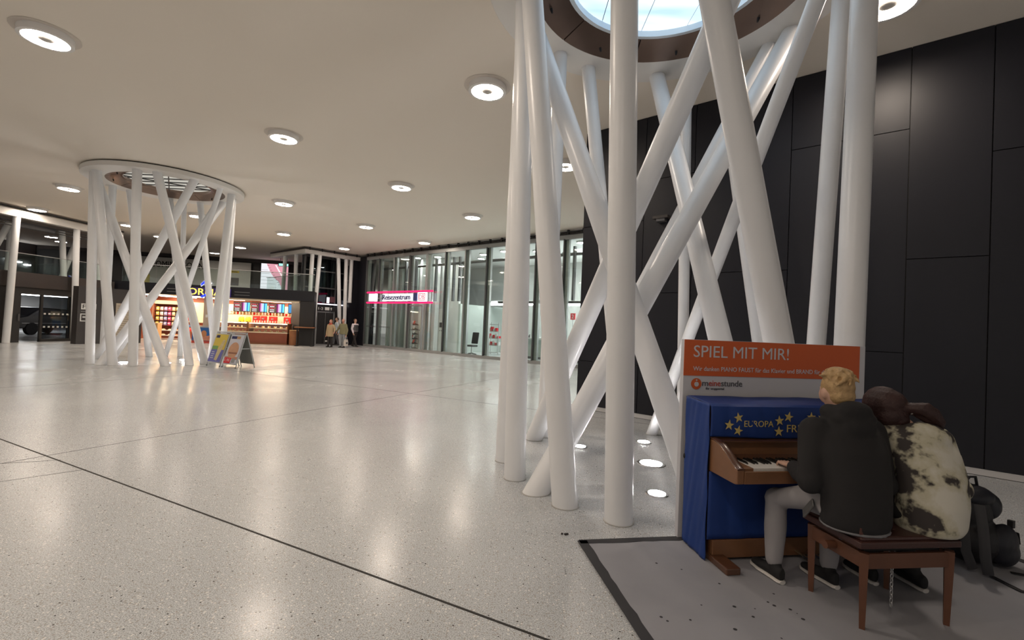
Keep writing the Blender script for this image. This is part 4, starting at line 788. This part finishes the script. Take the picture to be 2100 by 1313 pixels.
# cloth
cl = thing('piano_cloth', 'blue cloth with gold stars and lettering draped over the piano', 'cloth', PO, PA)
mb = MB()
def grid(fn, nu, nv):
    b0 = len(mb.v)
    for i in range(nu + 1):
        for j in range(nv + 1): mb.v.append(fn(i / nu, j / nv))
    for i in range(nu):
        for j in range(nv): a = b0 + i * (nv + 1) + j; mb.f.append((a, a + 1, a + nv + 2, a + nv + 1))
def fold(a, b, k): return .004 * math.sin(a * k + 2 * b) + .003 * math.sin(a * k * 2.3 - 3 * b + 1)
TOPP = [(-.05, 1.062), (-.12, 1.06), (-.25, 1.052), (-.325, 1.047), (-.342, 1.035), (-.350, .99), (-.351, .93), (-.350, .875), (-.346, .832)]
def top_sheet(u, v):
    f = v * (len(TOPP) - 1); i = min(int(f), len(TOPP) - 2); t = f - i; y = TOPP[i][0] * (1 - t) + TOPP[i + 1][0] * t; z = TOPP[i][1] * (1 - t) + TOPP[i + 1][1] * t
    s_ = math.exp(-((u * 1.5 - .18 - .35 * max(0, v - .4)) / .10) ** 2) * max(0, min(1, (v - .3) * 3)) * .016
    return (.012 + 1.496 * u, y - s_ - abs(fold(u * 1.5, v, 14)) * (1 if v > .45 else .2), z + (fold(u * 1.5, v, 9) * .5 if v < .45 else 0) - .012 * math.sin(u * math.pi) * (v > .95))
grid(top_sheet, 90, 32)
grid(lambda u, v: (.010 - abs(fold(u * .5 + v * .35, v, 16)) * 1.2, -.05 - .297 * u, 1.06 - .013 * u - (1.045) * v), 22, 50)
grid(lambda u, v: (1.508 + abs(fold(u * .5 + v * .3, v, 16)), -.05 - .297 * u, 1.06 - .013 * u - 1.045 * v), 10, 30)
grid(lambda u, v: (.014 + 1.49 * u, -.345 - abs(fold(u * 1.5, v, 12)), .597 - .455 * v), 60, 12)
sh_ = mb.build('sheet', M_blue, cl, True); sm = sh_.modifiers.new('thick', 'SOLIDIFY'); sm.thickness = .003
yl = -.366
for (x, z, r_, a) in ((.137, .913, .037, .1), (.205, .963, .036, -.2), (.205, .876, .036, .25), (.515, .945, .036, -.1), (.585, .972, .037, .2), (.512, .872, .037, 0), (.762, .972, .036, 0), (.845, .965, .034, .3), (1.18, .95, .036, .1), (1.27, .90, .036, 0)):
    MB().prism(star(x, z, r_, a), yl - .002, yl).build('star', M_gold, cl)
text('lettering', 'EUROPA', M_gold, cl, .25, yl, .902, width=.22, height=.042, ext=.001); text('lettering', 'FRIEDEN', M_gold, cl, .575, yl, .868, width=.30, height=.050, ext=.001)
MB().ell((.006, -.05, .62), (.012, .012, .02), 8).build('clip', M_blackm, cl)

# ================================================================== BENCH
bn_ = thing('piano_bench', 'brown wooden piano bench with padded leather seat', 'bench', (2.145, 2.675, .012), R(7.3))
M_bw_ = mat('bench_wood', (.16, .065, .035), .4, var=.4, vscale=8); M_lea = mat('bench_leather', (.055, .022, .018), .38, bump=.1, bscale=60)
for sx in (-1, 1):
    for sy in (-1, 1):
        MB().loft([((sx * .255, sy * .175, 0), (.018, .0, 0), (0, .018, 0)), ((sx * .258, sy * .178, .30), (.027, 0, 0), (0, .027, 0)), ((sx * .258, sy * .178, .40), (.030, 0, 0), (0, .030, 0))], 4).build('leg', M_bw_, bn_).rotation_euler = (0, 0, 0)
for sy in (-1, 1): MB().box(-.25, .25, sy * .178 - .012, sy * .178 + .012, .315, .395).build('apron', M_bw_, bn_, bevel=.004)
for sx in (-1, 1): MB().box(sx * .258 - .012, sx * .258 + .012, -.17, .17, .315, .395).build('apron', M_bw_, bn_, bevel=.004)
MB().box(-.23, .23, -.15, .15, .39, .43).build('lift_frame', M_blackm, bn_)
MB().box(-.305, .305, -.205, .205, .425, .462).build('seat_board', M_lea, bn_, bevel=.008); MB().box(-.285, .285, -.19, .19, .455, .482).build('seat_pad', M_lea, bn_, bevel=.015)
for x in (-.18, 0, .18):
    for y in (-.09, .09): MB().ell((x, y, .482), (.012, .012, .004), 8).build('button', M_lea, bn_)
MB().path([(-.27, 0, .36), (-.33, 0, .36)], .022, 14).build('height_knob', M_bw_, bn_, True)
ch = thing('snap_hook_chain', 'thin metal chain with snap hook hanging under the bench', 'chain', (2.14, 2.56, .057), 0); 
for k in range(13):
    mb = MB(); r_ = .011; mb.path([(r_ * .6 * math.cos(t) * (1 if k % 2 else 0), r_ * .6 * math.cos(t) * (0 if k % 2 else 1), .30 - .022 * k + r_ * 1.3 * math.sin(t)) for t in [i * math.pi / 5 for i in range(11)]], .0028, 6); mb.build('link', M_steel, ch)
MB().path([(.0, .02 * math.cos(t), .325 + .03 * math.sin(t)) for t in [i * math.pi / 6 for i in range(13)]], .004, 8).build('snap_hook', M_steel, ch)

# ================================================================== BACKPACK
bp = thing('backpack', 'black backpack slumped on the mat beside the bench', 'backpack', (3.30, 3.30, .012), R(20)); M_bp = mat('nylon_black', (.006, .006, .008), .55, bump=.25, bscale=25); M_bpd = mat('nylon_navy', (.008, .009, .016), .5, bump=.2, bscale=20)
fuse('body', MB().ell((0, 0, .17), (.22, .17, .17), 16).ell((-.02, .02, .36), (.18, .14, .18), 16).ell((-.05, .03, .46), (.13, .11, .10), 14).ell((.12, -.05, .13), (.15, .13, .13), 14), M_bp, bp, .014, 6)
fuse('front_pocket', MB().ell((.10, -.13, .17), (.14, .07, .13), 14).ell((.12, -.14, .10), (.13, .06, .09), 14), M_bpd, bp, .014, 4)
fuse('top_flap', MB().ell((-.02, .0, .47), (.16, .13, .07), 14).ell((.08, -.05, .40), (.10, .08, .10), 12), M_bpd, bp, .014, 5)
for s_ in (-1, 1): MB().path([(-.20, -.08 + s_ * .06, .46), (-.26, -.14 + s_ * .05, .33), (-.27, -.16 + s_ * .05, .15), (-.21, -.16 + s_ * .04, .03)], [(.028, .007)] * 4, 10).build('shoulder_strap', mat('strap_grey', (.05, .05, .055), .7), bp, True)
MB().path([(-.04, .02, .535), (-.02, .0, .59), (.03, -.01, .59), (.05, -.01, .53)], .009, 8).build('grab_loop', M_bp, bp, True)
MB().path([(.18, -.1, .25), (.28, -.13, .22), (.30, -.13, .14)], [(.014, .003)] * 3, 8).build('side_strap', M_bp, bp); MB().box(.20, .23, -.14, -.11, .26, .31).build('buckle', M_blackm, bp)
MB().path([(-.15, -.18, .01), (-.20, -.35, .008), (-.13, -.48, .008), (-.24, -.52, .008)], [(.016, .004)] * 4, 8).build('loose_strap', M_bp, bp)
MB().path([(.05, -.2, .01), (.14, -.28, .01), (.24, -.24, .012)], [(.014, .004)] * 3, 8).build('loose_strap', M_bp, bp)

# ================================================================== SEATED PEOPLE
def tiedye():
    m = bpy.data.materials.new('tie_dye'); m.use_nodes = True; nt = m.node_tree; b = nt.nodes['Principled BSDF']; L = nt.links
    tc = nt.nodes.new('ShaderNodeTexCoord'); n = nt.nodes.new('ShaderNodeTexNoise'); n.inputs['Scale'].default_value = 5.2; n.inputs['Detail'].default_value = 4.5; n.inputs['Roughness'].default_value = .55
    mp = nt.nodes.new('ShaderNodeMapping'); mp.inputs['Location'].default_value = (3.1, .4, 1.7); L.new(tc.outputs['Object'], mp.inputs[0]); L.new(mp.outputs[0], n.inputs['Vector'])
    r = nt.nodes.new('ShaderNodeValToRGB'); e = r.color_ramp.elements; e[0].position = .43; e[0].color = (.045, .038, .036, 1); e[1].position = .48; e[1].color = (.52, .49, .36, 1)
    k = r.color_ramp.elements.new(.58); k.color = (.64, .62, .54, 1)
    L.new(n.outputs['Fac'], r.inputs[0]); L.new(r.outputs[0], b.inputs['Base Color']); b.inputs['Roughness'].default_value = .85
    return m
M_hood = mat('hoodie_charcoal', (.016, .015, .016), .9, bump=.2, bscale=14); M_tie = tiedye(); M_joggers = mat('joggers_grey', (.30, .29, .30), .9, bump=.15, bscale=18); M_blk = mat('trousers_black', (.012, .012, .013), .85)
M_blond = mat('hair_blond', (.62, .42, .20), .55, col2=(.30, .18, .08), vscale=30, bump=.6, bscale=60); M_bru = mat('hair_brunette', (.022, .010, .009), .6, col2=(.05, .018, .016), vscale=14, bump=.5, bscale=70); M_sole = mat('sole_white', (.62, .60, .57), .6); M_canv = mat('shoe_canvas', (.012, .012, .013), .8)
def hand(mb, w, d, side, s_=1.0):
    # palm and five separate curled fingers resting on the keys; d = pointing direction
    w = Vector(w); d = Vector(d).normalized(); x = Vector((d.y, -d.x, 0)).normalized() * side
    pal = w + d * .045; mb.loft([(w, x * .026, Vector((0, 0, .018))), (pal, x * .040, Vector((0, 0, .016))), (w + d * .085, x * .040, Vector((0, 0, .013)))], 12)
    for i, ln in enumerate((.058, .070, .064, .048)):
        b = w + d * .08 + x * (-.030 + .020 * i); mb.path([b, b + d * ln * .45 + Vector((0, 0, .008)), b + d * ln * .8 - Vector((0, 0, .008)), b + d * ln * .95 - Vector((0, 0, .026))], [.0095, .009, .008, .0065], 8)
    b = w + d * .02 - x * .03; mb.path([b, b + d * .03 - x * .022, b + d * .062 - x * .026 - Vector((0, 0, .012))], [.012, .010, .0075], 8)
def seated(label, loc, cfg):
    o = thing('seated_person', label, 'person', loc); L0 = Vector(loc)
    def l(p): return Vector(p) - L0
    ax = Vector((.985, .17, 0)); ay = Vector((-.17, .985, 0)); hc = l(cfg['head'])
    b = MB(); tl = cfg.get('tilt', Vector((0, 0, 0)))
    b.ell(hc, (.078, .098, .118), 16); b.ell(hc + Vector((0, .085, -.03)), (.05, .03, .06), 10); b.ell(hc + Vector((.0, .108, -.012)), (.013, .02, .024), 8)
    for s_ in (-1, 1): b.ell(hc + Vector((s_ * .080, -.005, -.015)), (.014, .024, .034), 8); b.ell(hc + Vector((s_ * .03, .09, .012)), (.014, .01, .009), 8)
    b.ell(hc + Vector((0, .098, -.058)), (.024, .012, .009), 8)
    b.limb([l(cfg['neck']), hc + Vector((0, -.02, -.07))], [.062, .055])
    for arm, sd in zip(cfg['arms'], (-1, 1)):
        b.limb([l(arm[0]), l(arm[1]), l(arm[2])], [.05, .042, .028]); hand(b, l(arm[2]), Vector(cfg['hd']), sd)
    fuse('body', b, cfg['skin'], o, .0065, 3)
    c = MB(); c.loft([(l(p), ax * a, ay * d) for p, a, d in cfg['torso']], 26)
    for arm in cfg['arms']: a0, a1, a2 = [l(q) for q in arm]; c.limb([a0, (a0 + a1) / 2, a1, (a1 + a2) / 2, a2.lerp(a1, .12)], [.088, .076, .070, .060, .045])
    for e in cfg['hood']: c.ell(l(e[0]), e[1], 14)
    fuse('hoodie', c, cfg['cloth'], o, .012, 7)
    t = MB(); t.ell(l(cfg['hip']) + Vector((0, 0, .018)), (.185, .15, .078), 16)
    for leg in cfg['legs']: m_ = l(leg[0]).lerp(l(leg[1]), .48); t.limb([Vector((l(leg[0]).x, l(leg[0]).y, .582)), Vector((m_.x, m_.y, .566)), l(leg[1]) + Vector((0, 0, .02)), (l(leg[1]) * .55 + l(leg[2]) * .45), l(leg[2])], [.094, .074, .072, .066, .050])
    fuse('trousers', t, cfg['pants'], o, .013, 5)
    for (heel, toe), leg in zip(cfg['shoes'], cfg['legs']):
        h, q = l((*heel, 0)), l((*toe, 0)); d = (q - h).normalized(); x = Vector((d.y, -d.x, 0)); L_ = (q - h).length; z0 = .012
        MB().loft([(h + d * f * L_ + Vector((0, 0, z0 + .012)), x * w, Vector((0, 0, .012))) for f, w in ((0, .02), (.05, .033), (.3, .036), (.65, .046), (.9, .036), (1, .015))], 14).build('shoe_sole', M_sole, o, True)
        fuse('shoe', MB().loft([(h + d * f * L_ + Vector((0, 0, z0 + .02 + hh * .5)), x * w, Vector((0, 0, hh * .5 + .005))) for f, w, hh in ((.02, .022, .07), (.10, .032, .075), (.35, .034, .065), (.65, .042, .045), (.9, .032, .03), (.98, .012, .02))], 14).limb([h + d * L_ * .2 + Vector((0, 0, .07)), l(leg[2])], [.036, .038]), M_canv, o, .008, 2)
    hm = MB()
    for e in cfg['hair']: hm.ell(l(e[0]), e[1], 14)
    for pts, rad in cfg.get('locks', ()): hm.path([l(q) for q in pts], rad, 8)
    fuse('hair', hm, cfg['haircol'], o, .007, 2)
    return o
h1 = (1.995, 2.83, 1.215)
locks = []
for k in range(70):
    a = random.uniform(0, 2 * math.pi); ph = random.uniform(0, 1.15); n = Vector((math.sin(ph) * math.cos(a), math.sin(ph) * math.sin(a), math.cos(ph)))
    p = Vector((h1[0], h1[1] - .01, h1[2] + .03)) + Vector((n.x * .078, n.y * .095, n.z * .088)); t_ = n.cross(Vector((random.uniform(-1, 1), random.uniform(-1, 1), .4))).normalized()
    locks.append(([tuple(p), tuple(p + n * .014 + t_ * .020), tuple(p + n * .020 + t_ * .042), tuple(p + n * .014 + t_ * .058)], [.012, .011, .008, .005]))
p1 = seated('person in charcoal hoodie and grey joggers playing the piano', (1.97, 2.62, 0), dict(head=h1, neck=(2.0, 2.765, 1.08), hd=(.05, 1, -.12), skin=M_skin, cloth=M_hood, pants=M_joggers, haircol=M_blond,
    arms=(((1.81, 2.74, .985), (1.735, 2.65, .715), (1.76, 2.86, .745)), ((2.165, 2.78, .985), (2.175, 2.67, .71), (2.07, 2.92, .745))),
    torso=(((1.955, 2.605, .488), .165, .14), ((1.96, 2.60, .53), .182, .150), ((1.965, 2.605, .62), .185, .145), ((1.98, 2.63, .76), .192, .138), ((1.99, 2.68, .90), .210, .132), ((1.995, 2.725, .99), .205, .118), ((2.0, 2.755, 1.05), .155, .10), ((2.0, 2.775, 1.10), .095, .085)),
    hood=(((2.0, 2.69, 1.075), (.135, .075, .055)), ((1.995, 2.685, 1.12), (.105, .07, .06)), ((1.91, 2.75, 1.10), (.05, .08, .05)), ((2.09, 2.765, 1.10), (.05, .08, .05)), ((2.0, 2.64, 1.03), (.10, .045, .06))),
    hip=(1.965, 2.64, .545), legs=(((1.90, 2.68, .555), (1.745, 2.99, .475), (1.715, 2.945, .13)), ((2.05, 2.70, .555), (2.11, 2.99, .475), (2.04, 2.915, .13))),
    shoes=(((1.728, 2.865), (1.678, 3.13)), ((2.045, 2.835), (1.98, 3.09))),
    hair=(((1.995, 2.82, 1.245), (.084, .102, .095)), ((1.995, 2.78, 1.195), (.072, .06, .065))), locks=locks))
MB().path([(1.985 - 1.97, 2.617 - 2.62, 1.068), (2.055 - 1.97, 2.63 - 2.62, 1.062)], .006, 8).build('drawstring', M_sole, p1, True)
MB().rbox((-.05, -.152, .522), (.075, .006, .035), (R(4), 0, R(9))).build('leather_patch', mat('patch', (.10, .04, .03), .6), p1, bevel=.002)
fuse('shirt_hem', MB().loft([(Vector((-.012, -.015, .490)), Vector((.168, .029, 0)), Vector((-.026, .15, 0))), (Vector((-.012, -.015, .506)), Vector((.178, .03, 0)), Vector((-.026, .155, 0)))], 24), mat('shirt_grey', (.20, .20, .21), .9), p1, .01, 2)
MB().rbox((-.205, .085, .545), (.012, .075, .10), (R(20), R(25), R(-20))).build('pocket_pouch', mat('pouch', (.09, .09, .09), .4), p1, bevel=.005)
h2 = (2.30, 2.87, 1.125)
p2 = seated('person in cream and charcoal tie dye hoodie leaning beside the player', (2.38, 2.64, 0), dict(head=h2, neck=(2.38, 2.80, 1.02), hd=(-.05, 1, -.12), skin=M_skin, cloth=M_tie, pants=M_blk, haircol=M_bru,
    arms=(((2.30, 2.80, .95), (2.325, 2.78, .70), (2.31, 2.96, .745)), ((2.575, 2.79, .95), (2.64, 2.71, .69), (2.52, 2.95, .745))),
    torso=(((2.375, 2.615, .486), .155, .14), ((2.385, 2.61, .53), .172, .15), ((2.40, 2.615, .64), .182, .145), ((2.42, 2.65, .78), .188, .14), ((2.425, 2.70, .90), .195, .132), ((2.415, 2.745, .98), .18, .115), ((2.40, 2.78, 1.04), .12, .09)),
    hood=(((2.41, 2.70, 1.02), (.12, .07, .05)), ((2.44, 2.67, .98), (.11, .06, .07)), ((2.48, 2.76, 1.03), (.05, .07, .04))),
    hip=(2.385, 2.645, .545), legs=(((2.33, 2.70, .555), (2.32, 3.0, .47), (2.33, 2.96, .13)), ((2.46, 2.70, .555), (2.52, 3.0, .47), (2.56, 2.92, .13))),
    shoes=(((2.33, 2.90), (2.31, 3.15)), ((2.585, 2.84), (2.57, 3.09))),
    hair=(((2.305, 2.86, 1.145), (.100, .118, .112)), ((2.315, 2.815, 1.09), (.088, .075, .085)), ((2.345, 2.79, 1.06), (.06, .05, .06)), ((2.36, 2.80, 1.13), (.06, .055, .06)), ((2.32, 2.83, 1.16), (.09, .09, .08))),
    locks=(([(2.36, 2.77, 1.14), (2.42, 2.72, 1.145), (2.47, 2.71, 1.12), (2.515, 2.71, 1.07), (2.54, 2.72, 1.02)], [.03, .040, .044, .034, .010]), ([(2.38, 2.75, 1.15), (2.44, 2.70, 1.165), (2.50, 2.69, 1.13)], [.02, .022, .008]), ([(2.40, 2.75, 1.12), (2.46, 2.72, 1.08), (2.50, 2.73, 1.03)], [.02, .024, .01]))))
MB().path([(2.385 - 2.38 + .016 * math.cos(t) * .5, 2.752 - 2.64 + .026 * math.cos(t), 1.140 + .028 * math.sin(t)) for t in [i * math.pi / 6 for i in range(13)]], .007, 8).build('hair_tie', M_sole, p2, True)
